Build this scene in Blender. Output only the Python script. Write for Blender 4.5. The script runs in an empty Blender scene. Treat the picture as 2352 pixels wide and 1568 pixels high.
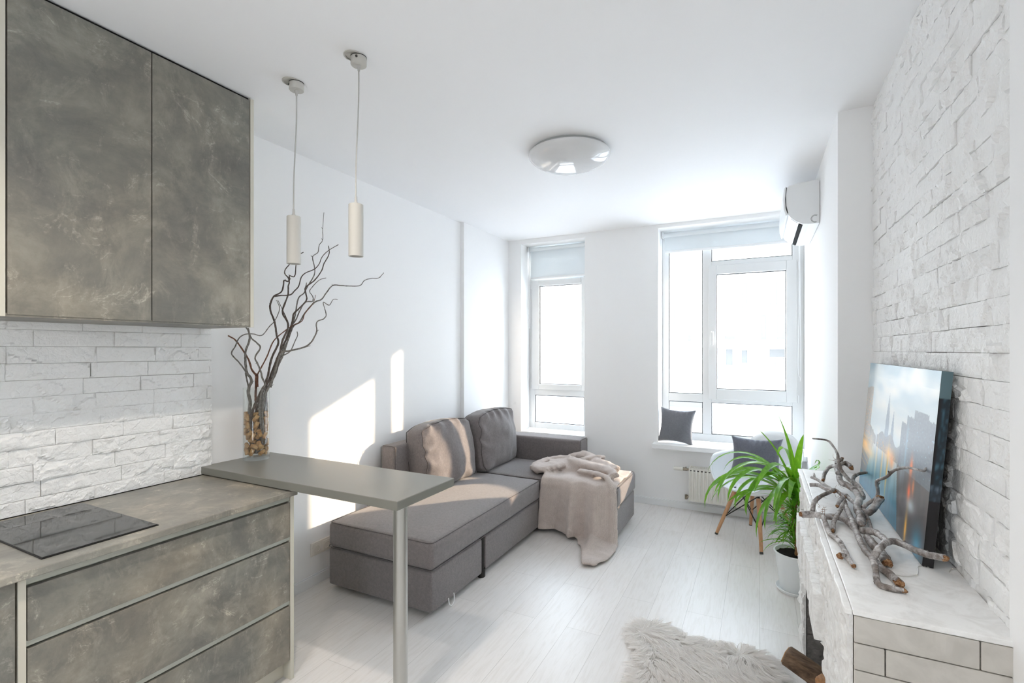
import bpy, bmesh, math, random
import numpy as np
from mathutils import Vector, Matrix, noise
PI = math.pi
scene = bpy.context.scene
COL = scene.collection

# ------------------------------------------------------------------ camera
cam_d = bpy.data.cameras.new('camera')
cam = bpy.data.objects.new('camera', cam_d); COL.objects.link(cam)
cam.location = (0, 0, 1.55)
cam.rotation_euler = (PI/2, 0, math.radians(26.87))
cam_d.sensor_width = 36.0
cam_d.lens = 1123.0/2352.0*36.0
cam_d.shift_y = 19.0/2352.0
cam_d.clip_start = 0.02
scene.camera = cam

# ------------------------------------------------------------------ light
scene.view_settings.view_transform = 'Standard'
scene.view_settings.look = 'None'
scene.view_settings.gamma = 1.0
scene.view_settings.use_curve_mapping = False
scene.view_settings.exposure = 0.47
scene.cycles.max_bounces = 12
scene.cycles.diffuse_bounces = 8
scene.cycles.transparent_max_bounces = 24
scene.cycles.sample_clamp_indirect = 12.0

SKY = 9.0
world = bpy.data.worlds.new('sky'); scene.world = world
world.use_nodes = True
wn = world.node_tree.nodes; wl = world.node_tree.links
bg = wn['Background']; bg.inputs['Strength'].default_value = SKY
tc = wn.new('ShaderNodeTexCoord'); sep = wn.new('ShaderNodeSeparateXYZ'); rp = wn.new('ShaderNodeValToRGB')
wl.new(tc.outputs['Generated'], sep.inputs[0]); wl.new(sep.outputs['Z'], rp.inputs[0]); wl.new(rp.outputs[0], bg.inputs[0])
rp.color_ramp.elements[0].position = 0.0; rp.color_ramp.elements[0].color = (.93, .97, 1.0, 1)
rp.color_ramp.elements[1].position = 0.6; rp.color_ramp.elements[1].color = (.73, .86, 1.0, 1)

sun_d = bpy.data.lights.new('sun', 'SUN'); sun = bpy.data.objects.new('sun', sun_d); COL.objects.link(sun)
SUN_E = math.radians(16.2)
sun_dir = Vector((-.686*math.cos(SUN_E), -.728*math.cos(SUN_E), -math.sin(SUN_E)))
sun.rotation_euler = sun_dir.to_track_quat('-Z', 'Y').to_euler()
sun.location = (8, 12, 8)
sun_d.energy = 7.0; sun_d.color = (1.0, .78, .56); sun_d.angle = math.radians(.8)

def portal(name, loc, rot, sx, sy):
    d = bpy.data.lights.new(name, 'AREA'); o = bpy.data.objects.new(name, d); COL.objects.link(o)
    d.shape = 'RECTANGLE'; d.size = sx; d.size_y = sy; d.cycles.is_portal = True
    o.location = loc; o.rotation_euler = rot
portal('sky_portal', (-2.05, 5.46, 1.70), (-PI/2, 0, 0), .80, 2.15)
portal('sky_portal', (-.27, 5.46, 1.70), (-PI/2, 0, 0), 1.30, 2.15)
portal('sky_portal', (-1.05, -1.56, 1.55), (PI/2, 0, 0), 1.0, 1.2)

# ------------------------------------------------------------------ materials
def S(r, g, b):
    f = lambda c: c/12.92 if c <= .04045 else ((c+.055)/1.055)**2.4
    return (f(r/255.), f(g/255.), f(b/255.), 1)

class Mat:
    def __init__(s, name, col=(.8,.8,.8,1), rough=.5, metal=0., spec=.5):
        s.m = bpy.data.materials.new(name); s.m.use_nodes = True
        s.n = s.m.node_tree.nodes; s.l = s.m.node_tree.links
        s.b = s.n['Principled BSDF']; s.out = s.n['Material Output']
        s.b.inputs['Base Color'].default_value = col
        s.b.inputs['Roughness'].default_value = rough
        s.b.inputs['Metallic'].default_value = metal
        s.b.inputs['Specular IOR Level'].default_value = spec
        s._c = None
    def node(s, t, **kw):
        n = s.n.new(t)
        for k, v in kw.items():
            if k in n.inputs: n.inputs[k].default_value = v
            else: setattr(n, k, v)
        return n
    def coord(s, scale=(1,1,1), rot=(0,0,0)):
        if s._c is None: s._c = s.n.new('ShaderNodeTexCoord')
        m = s.n.new('ShaderNodeMapping'); m.inputs['Scale'].default_value = scale; m.inputs['Rotation'].default_value = rot
        s.l.new(s._c.outputs['Object'], m.inputs[0]); return m.outputs[0]
    def noise(s, scale, detail=4, rough=.5, dist=0., vec=None):
        n = s.node('ShaderNodeTexNoise', Scale=scale, Detail=detail, Roughness=rough, Distortion=dist)
        s.l.new(vec if vec is not None else s.coord(), n.inputs['Vector']); return n.outputs['Fac']
    def voro(s, scale, feature='F1', vec=None):
        n = s.node('ShaderNodeTexVoronoi', Scale=scale); n.feature = feature
        s.l.new(vec if vec is not None else s.coord(), n.inputs['Vector']); return n.outputs['Distance']
    def ramp(s, fac, stops):
        r = s.n.new('ShaderNodeValToRGB'); e = r.color_ramp.elements
        while len(e) < len(stops): e.new(.5)
        for i, (p, c) in enumerate(stops): e[i].position = p; e[i].color = c if len(c) == 4 else (*c, 1)
        s.l.new(fac, r.inputs[0]); return r.outputs[0]
    def mix(s, fac, a, b, mode='MIX'):
        x = s.n.new('ShaderNodeMix'); x.data_type = 'RGBA'; x.blend_type = mode
        for val, sock in ((fac, x.inputs[0]), (a, x.inputs[6]), (b, x.inputs[7])):
            if hasattr(val, 'is_linked'): s.l.new(val, sock)
            else: sock.default_value = val
        return x.outputs[2]
    def math(s, op, a, b=0.):
        x = s.n.new('ShaderNodeMath'); x.operation = op
        for val, sock in ((a, x.inputs[0]), (b, x.inputs[1])):
            if hasattr(val, 'is_linked'): s.l.new(val, sock)
            else: sock.default_value = val
        return x.outputs[0]
    def color(s, sock): s.l.new(sock, s.b.inputs['Base Color']); return s
    def bump(s, h, strength=.3, dist=.01):
        b = s.n.new('ShaderNodeBump'); b.inputs['Strength'].default_value = strength; b.inputs['Distance'].default_value = dist
        s.l.new(h, b.inputs['Height']); s.l.new(b.outputs[0], s.b.inputs['Normal']); return s

def simple(name, col, rough=.5, metal=0., spec=.5, ns=0, nb=.1, nd=.002):
    m = Mat(name, col, rough, metal, spec)
    if ns: m.bump(m.noise(ns, 5, .6), nb, nd)
    return m.m

M = {}
M['wall'] = simple('white wall paint', (.90,.90,.90,1), .75, 0, .25, 220, .08, .001)
M['ceil'] = simple('satin white ceiling', (.89,.89,.895,1), .62, 0, .2, 40, .02, .001)
M['trim'] = simple('white plastic trim', (.85,.86,.87,1), .35, 0, .4, 60, .02, .001)
M['pvc'] = simple('white window plastic', (.74,.75,.75,1), .28, 0, .5, 30, .02, .001)
M['gasket'] = simple('black window gasket', (.03,.03,.03,1), .6, 0, .3, 50, .05, .001)
M['sill'] = simple('white sill laminate', (.86,.87,.88,1), .3, 0, .5, 80, .02, .001)

def brickmat(name, c1, c2, scale=1.0, bs=.6):
    m = Mat(name, c1, .62, 0, .35)
    n = m.noise(26*scale, 6, .62, .4)
    m.color(m.ramp(n, [(.3, c2), (.62, c1)]))
    v = m.voro(34*scale, 'DISTANCE_TO_EDGE')
    n2 = m.noise(70*scale, 8, .65, .6)
    h = m.math('ADD', m.math('MULTIPLY', m.math('MINIMUM', v, .12), 1.6), n2)
    m.bump(h, bs, .009); return m.m
M['brick'] = brickmat('white painted split stone', (.94,.94,.935,1), (.91,.91,.90,1), 1, .6)
M['joint2'] = simple('grey tile joint', (.40,.39,.37,1), .9, 0, .2, 90, .3, .002)
M['joint'] = simple('dark tile joint', (.16,.15,.14,1), .9, 0, .2, 90, .3, .002)
M['fire'] = brickmat('whitewashed fireplace stone', (.90,.90,.89,1), (.74,.73,.71,1), 1.2, .55)
M['hearth'] = brickmat('dark grey hearth brick', (.23,.22,.21,1), (.12,.115,.11,1), 1, .6)  # lining bricks in a darker grey than the front stone
mm = Mat('smooth end tile in shade grey', (.70,.69,.66,1), .45, 0, .4)  # greyed so the end face carries its shade in the colour
mm.color(mm.ramp(mm.noise(9, 6, .6, 1.5), [(.35, S(190,186,179)), (.6, S(203,199,192))])); mm.bump(mm.noise(40, 5), .12, .002)
M['endtile'] = mm.m
mm = Mat('white mantel slab', (.8,.8,.8,1), .4, 0, .4)
mm.color(mm.ramp(mm.noise(14, 8, .7, .8), [(.3, S(226,225,223)), (.55, S(243,243,242))])); mm.bump(mm.noise(30, 7, .7), .25, .003)
M['slab'] = mm.m

def concrete(name, tint=1.0, scale=1.0, warm=0.0, rough=.42):
    m = Mat(name, (.2,.2,.2,1), rough, 0, .4)
    a = m.noise(2.6*scale, 12, .68, .35, m.coord((1, 1, 1.3)))
    base = m.ramp(a, [(.30, S(100,99,95)), (.44, S(117,115,110)), (.54, S(130,127,120)), (.68, S(152,148,139))])
    b = m.noise(7*scale, 14, .76, .6, m.coord((1, 1.2, .7)))
    cloud = m.ramp(b, [(.50, (0,0,0,1)), (.64, (1,1,1,1))])
    c = m.mix(m.math('MULTIPLY', cloud, .42), base, S(165,160,150))
    dk = m.ramp(m.noise(5*scale, 13, .76, .5, m.coord((1, .9, .8))), [(.36, (1,1,1,1)), (.48, (0,0,0,1))])
    c = m.mix(m.math('MULTIPLY', dk, .38), c, S(90,89,87))
    v = m.math('ABSOLUTE', m.math('SUBTRACT', m.noise(3.4*scale, 10, .62, .7, m.coord((1, .8, 1.6))), .5))
    vein = m.ramp(v, [(.0, (1,1,1,1)), (.012, (0,0,0,1))])
    c = m.mix(m.math('MULTIPLY', m.math('MULTIPLY', vein, cloud), .75), c, S(196,190,178))
    d = m.noise(75*scale, 6, .9, .2)
    spk = m.ramp(d, [(.60, (0,0,0,1)), (.66, (1,1,1,1))])
    c = m.mix(m.math('MULTIPLY', m.math('MULTIPLY', spk, cloud), .7), c, S(200,196,186))
    e = m.noise(1.3*scale, 3, .5, .3)
    tcol = m.ramp(e, [(.38, (.97*tint, .985*tint, .97*tint, 1)), (.62, (1.03*tint*(1+warm), 1.0*tint, .95*tint*(1-warm), 1))])
    c = m.mix(1.0, c, tcol, 'MULTIPLY')
    m.color(c); m.bump(m.noise(45*scale, 8, .7), .06, .002)
    return m.m
M['concrete'] = concrete('concrete look laminate', 1.0)
M['concrete2'] = concrete('concrete look drawer laminate', 1.14, 1.4, .03)
M['counter'] = concrete('concrete look worktop laminate', 1.38, 1.1, .03, .33)
M['bar'] = simple('plain grey laminate', S(126,125,118), .33, 0, .45, 60, .03, .001)
M['cream'] = simple('cream cabinet board', S(208,204,190), .4, 0, .4, 60, .03, .001)
M['gola'] = simple('brushed handle channel metal', S(172,175,166), .4, .35, .5, 90, .04, .001)
M['dark'] = simple('dark gap', (.015,.015,.014,1), .9, 0, .1, 20, .1, .001)
M['hob'] = simple('black glass', (.012,.013,.013,1), .05, 0, .9)
M['steel'] = simple('satin aluminium', S(190,190,186), .33, .9, .5, 200, .04, .0005)
M['chrome'] = simple('chrome', (.75,.75,.75,1), .15, 1, .5)

mm = Mat('pale wood floor', (.7,.7,.7,1), .33, 0, .42)
bt = mm.node('ShaderNodeTexBrick', Scale=1.0)
bt.inputs['Brick Width'].default_value = 1.29; bt.inputs['Row Height'].default_value = .193
bt.inputs['Mortar Size'].default_value = .0012; bt.inputs['Mortar Smooth'].default_value = .4; bt.inputs['Bias'].default_value = 0
bt.offset = .37; bt.offset_frequency = 2
bt.inputs['Color1'].default_value = S(222,219,217); bt.inputs['Color2'].default_value = S(228,225,223); bt.inputs['Mortar'].default_value = S(190,187,184)
mm.l.new(mm.coord((1,1,1), (0,0,PI/2)), bt.inputs['Vector'])
gr = mm.noise(7, 9, .62, .7, mm.coord((9, .8, 1)))
gcol = mm.ramp(gr, [(.3, (.90,.89,.87,1)), (.55, (1,1,1,1)), (.75, (.96,.955,.945,1))])
mm.color(mm.mix(1.0, bt.outputs['Color'], gcol, 'MULTIPLY'))
mm.bump(mm.math('SUBTRACT', mm.math('MULTIPLY', gr, .25), bt.outputs['Fac']), .12, .002)
M['floor'] = mm.m

def fabric(name, c1, c2, scale=1.0, rough=.9, sheen=.25, wrinkle=0):
    m = Mat(name, c1, rough, 0, .15)
    n = m.noise(420*scale, 3, .7); n3 = m.noise(60*scale, 5, .6)
    m.color(m.ramp(m.math('ADD', m.math('MULTIPLY', n, .75), m.math('MULTIPLY', n3, .25)), [(.38, c2), (.62, c1)]))
    w = m.node('ShaderNodeTexWave', Scale=170*scale, Distortion=1.5); m.l.new(m.coord((1,1,1), (.6,.4,.78)), w.inputs['Vector'])
    m.bump(m.math('ADD', n, m.math('MULTIPLY', w.outputs['Fac'], .4)), .25, .0015)
    m.b.inputs['Sheen Weight'].default_value = sheen; m.b.inputs['Sheen Roughness'].default_value = .5
    return m.m
M['sofa'] = fabric('grey brown woven upholstery', S(140,133,132), S(105,100,101))
M['piping'] = fabric('dark seam thread', S(100,94,93), S(80,75,75))
M['pillow'] = fabric('charcoal velvet', S(128,130,136), S(104,106,113), 1.3, .85, .35)
M['pillow2'] = fabric('dark slate velvet', S(116,119,130), S(92,95,106), 1.3, .85, .35)
M['blackp'] = simple('black plastic', (.012,.012,.012,1), .45, 0, .4, 60, .05, .001)

mm = Mat('taupe knit', (.3,.26,.25,1), .95, 0, .1)
w = mm.node('ShaderNodeTexWave', Scale=62, Distortion=2.2, Detail=2); mm.l.new(mm.coord((1,1,.55), (.2,.1,.5)), w.inputs['Vector'])
n1 = mm.noise(330, 3, .6); n2 = mm.noise(14, 5, .6)
h = mm.math('ADD', mm.math('MULTIPLY', w.outputs['Fac'], .8), mm.math('MULTIPLY', n1, .9))
mm.color(mm.ramp(mm.math('ADD', mm.math('MULTIPLY', n1, .7), mm.math('MULTIPLY', n2, .3)), [(.35, S(176,163,156)), (.65, S(216,204,197))]))
mm.bump(h, .55, .004); mm.b.inputs['Sheen Weight'].default_value = .3
M['knit'] = mm.m

def glassmat(name, tint=(.97,.985,.98,1), refl=1.45, rough=.0):
    m = bpy.data.materials.new(name); m.use_nodes = True; n = m.node_tree.nodes; l = m.node_tree.links
    n.remove(n['Principled BSDF'])
    t = n.new('ShaderNodeBsdfTransparent'); t.inputs[0].default_value = tint
    g = n.new('ShaderNodeBsdfGlossy'); g.inputs['Roughness'].default_value = rough
    lw = n.new('ShaderNodeLayerWeight'); lw.inputs[0].default_value = .5
    pw = n.new('ShaderNodeMath'); pw.operation = 'POWER'; l.new(lw.outputs['Facing'], pw.inputs[0]); pw.inputs[1].default_value = 2.6
    f = n.new('ShaderNodeMath'); f.operation = 'MULTIPLY_ADD'; l.new(pw.outputs[0], f.inputs[0]); f.inputs[1].default_value = refl; f.inputs[2].default_value = .04
    mx = n.new('ShaderNodeMixShader'); l.new(f.outputs[0], mx.inputs[0]); l.new(t.outputs[0], mx.inputs[1]); l.new(g.outputs[0], mx.inputs[2])
    l.new(mx.outputs[0], n['Material Output'].inputs[0]); return m
M['pane'] = glassmat('window glass', (.97,.98,.98,1), .5)
M['vase'] = glassmat('clear vase glass', (.975,.98,.97,1), .55)

mm = Mat('translucent blind fabric', (.82,.86,.88,1), .9, 0, .1)
tr = mm.node('ShaderNodeBsdfTranslucent'); tr.inputs[0].default_value = (.80,.86,.89,1)
mx = mm.node('ShaderNodeMixShader'); mx.inputs[0].default_value = .10
mm.l.new(mm.b.outputs[0], mx.inputs[1]); mm.l.new(tr.outputs[0], mx.inputs[2]); mm.l.new(mx.outputs[0], mm.out.inputs[0])
mm.bump(mm.noise(500, 2), .1, .0005)
M['blind'] = mm.m

M['shade'] = simple('matt white lamp metal', S(194,192,186), .5, 0, .35, 120, .03, .0005)
M['cord'] = simple('grey white cord', S(190,189,186), .6, 0, .3, 200, .1, .0005)
M['opal'] = simple('opal acrylic dome', (.72,.725,.735,1), .07, 0, .6)
M['ring'] = simple('grey lamp base', S(170,172,172), .5, 0, .4, 60, .03, .001)
M['ac'] = simple('white appliance plastic', (.82,.83,.835,1), .3, 0, .45, 60, .02, .001)
M['acgap'] = simple('dark grey slot', S(66,66,64), .6, 0, .3, 60, .1, .001)
M['rad'] = simple('cream radiator enamel', S(232,230,222), .3, 0, .5, 60, .02, .001)
M['brass'] = simple('nickel valve metal', S(150,140,125), .3, .9, .5, 120, .05, .001)
M['shell'] = simple('white moulded plastic', (.82,.85,.865,1), .25, 0, .5, 40, .02, .001)

def wood(name, c1, c2, scale=1.0, rough=.5, axis=(1,1,.12), bs=.2):
    m = Mat(name, c1, rough, 0, .35)
    n = m.noise(28*scale, 7, .6, 1.0, m.coord(axis)); n2 = m.noise(120*scale, 4, .6, 0, m.coord(axis))
    m.color(m.ramp(m.math('ADD', m.math('MULTIPLY', n, .7), m.math('MULTIPLY', n2, .3)), [(.35, c2), (.6, c1)]))
    m.bump(n, bs, .003); return m.m
M['beech'] = wood('beech wood', S(205,160,122), S(176,128,92))
M['log'] = wood('old brown timber', S(120,98,78), S(58,44,34), 1.2, .75, (.15,1,1), .8)
M['logcut'] = wood('fresh timber face', S(178,136,92), S(132,94,60), 1.0, .7, (1,1,1), .4)
M['logtan'] = wood('tan split timber', S(176,132,92), S(120,84,54), 1.2, .7, (1,.2,1), .6)
mm = Mat('silvery driftwood', (.3,.29,.28,1), .55, 0, .35)
n = mm.noise(38, 8, .68, 1.6); n2 = mm.noise(9, 5, .6, .6)
mm.color(mm.mix(mm.ramp(n2, [(.42, (0,0,0,1)), (.6, (1,1,1,1))]), mm.ramp(n, [(.3, S(92,82,78)), (.46, S(164,159,157)), (.6, S(206,203,202))]), mm.ramp(n, [(.3, S(64,54,50)), (.6, S(128,117,110))])))
mm.bump(n, .5, .004); M['drift'] = mm.m
mm = Mat('broken wood end', (.3,.2,.1,1), .85, 0, .15); n = mm.noise(140, 6, .7, .6)
mm.color(mm.ramp(n, [(.35, S(84,54,38)), (.5, S(142,102,72)), (.65, S(190,156,120))])); mm.bump(n, .8, .004); M['driftcut'] = mm.m
def bark(name, a, b):
    m = Mat(name, a, .7, 0, .25); n = m.noise(60, 6, .65, .8)
    m.color(m.ramp(n, [(.35, b), (.65, a)])); m.bump(n, .4, .002); return m.m
M['willow'] = bark('grey willow bark', S(142,138,132), S(92,87,82))
M['willowd'] = bark('dark willow bark', S(106,96,90), S(68,60,55))
M['willowr'] = bark('reddish willow bark', S(132,94,76), S(86,60,50))
mm = Mat('wine cork', (.5,.35,.2,1), .85, 0, .15)
cn = mm.noise(220, 5, .7); cn2 = mm.noise(30, 4, .6)
mm.color(mm.mix(mm.ramp(cn2, [(.4, (0,0,0,1)), (.6, (1,1,1,1))]), mm.ramp(cn, [(.3, S(140,106,70)), (.6, S(208,176,128))]), mm.ramp(cn, [(.3, S(112,78,52)), (.6, S(188,148,102))])))
mm.bump(cn, .4, .001); M['cork'] = mm.m

mm = Mat('glossy strap leaf', (.1,.3,.04,1), .35, 0, .5)
uvn = mm.noise(40, 4, .6, .2, mm.coord((1,1,.15)))
mm.color(mm.ramp(uvn, [(.3, S(46,102,24)), (.55, S(94,160,40)), (.75, S(146,196,66))]))
tl = mm.node('ShaderNodeBsdfTranslucent'); tl.inputs[0].default_value = S(150,205,50)
mx = mm.node('ShaderNodeMixShader'); mx.inputs[0].default_value = .32
mm.l.new(mm.b.outputs[0], mx.inputs[1]); mm.l.new(tl.outputs[0], mx.inputs[2]); mm.l.new(mx.outputs[0], mm.out.inputs[0])
M['leaf'] = mm.m
M['soil'] = simple('dark potting soil', (.012,.009,.007,1), .95, 0, .2, 120, 1.0, .01)
M['pot'] = simple('white plastic pot', (.82,.84,.85,1), .3, 0, .5, 40, .02, .001)
mm = Mat('pale sheepskin fleece', (.82,.78,.74,1), .8, 0, .15)
fn = mm.noise(9, 5, .6)
mm.color(mm.ramp(fn, [(.35, S(247,243,240)), (.6, S(253,251,249))]))
tl = mm.node('ShaderNodeBsdfTranslucent'); tl.inputs[0].default_value = (.97,.955,.94,1)
mx = mm.node('ShaderNodeMixShader'); mx.inputs[0].default_value = .6
mm.l.new(mm.b.outputs[0], mx.inputs[1]); mm.l.new(tl.outputs[0], mx.inputs[2]); mm.l.new(mx.outputs[0], mm.out.inputs[0])
M['fleece'] = mm.m
M['wire'] = simple('silver fairy light wire', (.75,.74,.72,1), .3, .8, .5)
M['led'] = simple('clear fairy light bead', (.85,.83,.75,1), .15, 0, .6)
M['socket'] = simple('cream socket plastic', S(226,220,212), .3, 0, .5, 40, .02, .001)
M['street'] = simple('snowy street', (.7,.7,.72,1), .9, 0, .1, 3, .1, .01)
M['facade'] = simple('pale plaster facade', (.62,.60,.57,1), .9, 0, .1, 4, .1, .01)
M['facade_y'] = simple('cream facade panel', (.62,.55,.42,1), .9, 0, .1, 4, .1, .01)
M['far_glass'] = simple('far window', (.09,.09,.09,1), .3, 0, .5, 4, .1, .01)
M['far_tyre'] = simple('grey tyre', (.42,.42,.43,1), .8, 0, .2, 4, .1, .01)
M['far_band'] = simple('white balcony band', (.8,.8,.8,1), .8, 0, .2, 4, .1, .01)

# ------------------------------------------------------------------ mesh helpers
class MB:
    def __init__(s): s.v = []; s.f = []
    def add(s, vs, fs):
        k = len(s.v); s.v += [tuple(p) for p in vs]; s.f += [tuple(i+k for i in f) for f in fs]; return s
    def box(s, x0,x1,y0,y1,z0,z1, mat=None):
        vs = [(x,y,z) for z in (z0,z1) for y in (y0,y1) for x in (x0,x1)]
        if mat is not None: vs = [mat @ Vector(p) for p in vs]
        return s.add(vs, [(0,2,3,1),(4,5,7,6),(0,1,5,4),(2,6,7,3),(0,4,6,2),(1,3,7,5)])
    def tube(s, pts, r0, r1=None, sides=8, cap=True, sub=4, rn=0., seed=0, flat=1.0, vflat=1.0, nf=60):
        r1 = r0 if r1 is None else r1
        P = [Vector(p) for p in pts]
        if sub > 1 and len(P) > 2:
            Q = []
            for i in range(len(P)-1):
                a = P[max(i-1,0)]; b = P[i]; c = P[i+1]; d = P[min(i+2,len(P)-1)]
                for k in range(sub):
                    t = k/sub
                    Q.append(.5*((2*b)+(c-a)*t+(2*a-5*b+4*c-d)*t*t+(-a+3*b-3*c+d)*t*t*t))
            Q.append(P[-1]); P = Q
        n = len(P); vs = []; fs = []
        up = None
        for i in range(n):
            T = (P[min(i+1,n-1)]-P[max(i-1,0)])
            T = T.normalized() if T.length > 1e-9 else Vector((0,0,1))
            if up is None:
                up = Vector((0,0,1)) if abs(T.z) < .9 else Vector((1,0,0))
            N = (up - T*up.dot(T))
            N = N.normalized() if N.length > 1e-6 else T.orthogonal().normalized()
            B = T.cross(N); up = N
            t = i/(n-1); r = r0+(r1-r0)*t
            for k in range(sides):
                a = 2*PI*k/sides
                rr = r
                if rn: rr *= 1+rn*(noise.noise(Vector((P[i].x*nf+seed, P[i].y*nf+k*.7, P[i].z*nf))))
                vs.append(P[i]+N*(math.cos(a)*rr*vflat)+B*(math.sin(a)*rr*flat))
        for i in range(n-1):
            for k in range(sides):
                k2 = (k+1)%sides
                fs.append((i*sides+k, i*sides+k2, (i+1)*sides+k2, (i+1)*sides+k))
        if cap: fs.append(tuple(range(sides-1,-1,-1))); fs.append(tuple((n-1)*sides+k for k in range(sides)))
        return s.add(vs, fs)
    def lathe(s, prof, c=(0,0,0), n=32, cap0=False, cap1=False, mat=None, sx=1., sy=1.):
        vs = []; fs = []
        for r, z in prof:
            for k in range(n):
                a = 2*PI*k/n; p = Vector((r*math.cos(a)*sx, r*math.sin(a)*sy, z))
                if mat is not None: p = mat @ p
                vs.append(p+Vector(c))
        for i in range(len(prof)-1):
            for k in range(n):
                k2 = (k+1)%n; fs.append((i*n+k, i*n+k2, (i+1)*n+k2, (i+1)*n+k))
        if cap0: fs.append(tuple(range(n-1,-1,-1)))
        if cap1: fs.append(tuple((len(prof)-1)*n+k for k in range(n)))
        return s.add(vs, fs)
    def grid(s, fn, nu, nv, flip=False):
        vs = [fn(i/nu, j/nv) for j in range(nv+1) for i in range(nu+1)]
        fs = []
        for j in range(nv):
            for i in range(nu):
                a = j*(nu+1)+i; q = (a, a+1, a+nu+2, a+nu+1); fs.append(q[::-1] if flip else q)
        return s.add(vs, fs)
    def prism(s, prof, fn, d0, d1):
        """closed 2-D outline swept from d0 to d1; fn(a,b,d) -> point"""
        n = len(prof); vs = [fn(a,b,d) for d in (d0,d1) for a,b in prof]
        fs = [(i,(i+1)%n,n+(i+1)%n,n+i) for i in range(n)]+[tuple(range(n-1,-1,-1)), tuple(range(n,2*n))]
        return s.add(vs, fs)
    def rbox(s, x0,x1,y0,y1,z0,z1, r, nin=8, puff=0., fn=None, rk=3):
        lo = (x0,y0,z0); hi = (x1,y1,z1); ax = []
        for a in range(3):
            L, H = lo[a], hi[a]; rr = min(r, (H-L)/2-1e-5)
            k = nin if (H-L) > 4*rr else 3
            ax.append([L+rr*i/rk for i in range(rk)]+[L+rr+(H-L-2*rr)*i/k for i in range(k+1)]+[H-rr+rr*i/rk for i in range(1,rk+1)])
        idx = {}; vs = []; fs = []
        def V(i,j,k):
            key = (i,j,k)
            if key not in idx:
                p = Vector((ax[0][i],ax[1][j],ax[2][k]))
                q = Vector([min(max(p[a], lo[a]+min(r,(hi[a]-lo[a])/2-1e-5)), hi[a]-min(r,(hi[a]-lo[a])/2-1e-5)) for a in range(3)])
                d = p-q
                if d.length > 1e-9: p = q+d.normalized()*r
                if puff and k >= len(ax[2])-1-rk:
                    u = 2*(p.x-x0)/(x1-x0)-1; v = 2*(p.y-y0)/(y1-y0)-1
                    p.z += puff*max(0,1-u**4)*max(0,1-v**4)
                if fn: p = fn(p)
                idx[key] = len(vs); vs.append(p)
            return idx[key]
        n0,n1,n2 = [len(a)-1 for a in ax]
        for i in range(n0):
            for j in range(n1):
                fs.append((V(i,j,0),V(i,j+1,0),V(i+1,j+1,0),V(i+1,j,0))); fs.append((V(i,j,n2),V(i+1,j,n2),V(i+1,j+1,n2),V(i,j+1,n2)))
        for i in range(n0):
            for k in range(n2):
                fs.append((V(i,0,k),V(i+1,0,k),V(i+1,0,k+1),V(i,0,k+1))); fs.append((V(i,n1,k),V(i,n1,k+1),V(i+1,n1,k+1),V(i+1,n1,k)))
        for j in range(n1):
            for k in range(n2):
                fs.append((V(0,j,k),V(0,j,k+1),V(0,j+1,k+1),V(0,j+1,k))); fs.append((V(n0,j,k),V(n0,j+1,k),V(n0,j+1,k+1),V(n0,j,k+1)))
        return s.add(vs, fs)

ORG = {}
def obj(name, mb, mat, parent=None, origin=None, smooth=False, bevel=0, split=None, solid=0, subd=0, bseg=2):
    me = bpy.data.meshes.new(name)
    if origin is None:
        if parent is not None: origin = ORG[parent.name]
        else:
            xs, ys, zs = zip(*mb.v); origin = ((min(xs)+max(xs))/2, (min(ys)+max(ys))/2, min(zs))
    ox, oy, oz = origin
    me.from_pydata([(x-ox, y-oy, z-oz) for x,y,z in mb.v], [], mb.f)
    me.materials.append(mat); me.update()
    bm = bmesh.new(); bm.from_mesh(me); bmesh.ops.recalc_face_normals(bm, faces=bm.faces); bm.to_mesh(me); bm.free()
    if smooth: me.polygons.foreach_set('use_smooth', [True]*len(me.polygons))
    o = bpy.data.objects.new(name, me); COL.objects.link(o)
    if parent is not None: o.parent = parent
    else: o.location = origin
    ORG[o.name] = tuple(origin)
    if solid:
        md = o.modifiers.new('thickness','SOLIDIFY'); md.thickness = solid; md.offset = 0
    if subd:
        md = o.modifiers.new('smoothing','SUBSURF'); md.levels = subd; md.render_levels = subd
    if bevel:
        md = o.modifiers.new('bevel','BEVEL'); md.width = bevel; md.segments = bseg; md.limit_method = 'ANGLE'; md.angle_limit = .6
    if split:
        md = o.modifiers.new('edges','EDGE_SPLIT'); md.split_angle = math.radians(split)
    return o
def tag(o, label, cat, group=None):
    o['label'] = label; o['category'] = cat
    if group: o['group'] = group
    return o
def thing(name, loc, label, cat, group=None):
    o = bpy.data.objects.new(name, None); COL.objects.link(o); o.location = loc; o.empty_display_size = .1
    ORG[o.name] = tuple(loc); return tag(o, label, cat, group)
def struct(name, mb, mat, **kw):
    kw.setdefault('origin', (0,0,0))
    o = obj(name, mb, mat, **kw); o['kind'] = 'structure'; return o
def part_label(o, s): o['label'] = s; return o

# ================================================================== THE SETTING
XL, XR, YW, H = -2.63, .514, 5.02, 2.80
mb = MB().box(-2.90, 1.0, -1.55, 5.42, -.10, 0)
struct('floor', mb, M['floor'])
struct('ceiling', MB().box(-2.90, 1.0, -1.55, 5.42, H, H+.1), M['ceil'])
struct('wall_left', MB().box(-2.90, XL, -1.4, 5.42, 0, H), M['wall'])
struct('wall_left_pier', MB().box(XL, -2.59, 4.07, YW, 0, H), M['wall'])
W1 = (-2.427, -1.671, .585, 2.751); W2 = (-.905, .366, .585, 2.765)
mb = MB()
for x0, x1 in ((-2.63, W1[0]), (W1[1], W2[0]), (W2[1], 1.0)): mb.box(x0, x1, YW, 5.42, 0, H)
for w in (W1, W2): mb.box(w[0], w[1], YW, 5.42, 0, w[2]); mb.box(w[0], w[1], YW, 5.42, w[3], H)
struct('wall_back', mb, M['wall'])
struct('wall_right_pier', MB().box(.366, 1.0, 3.068, YW, 0, H), M['wall'])
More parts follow.
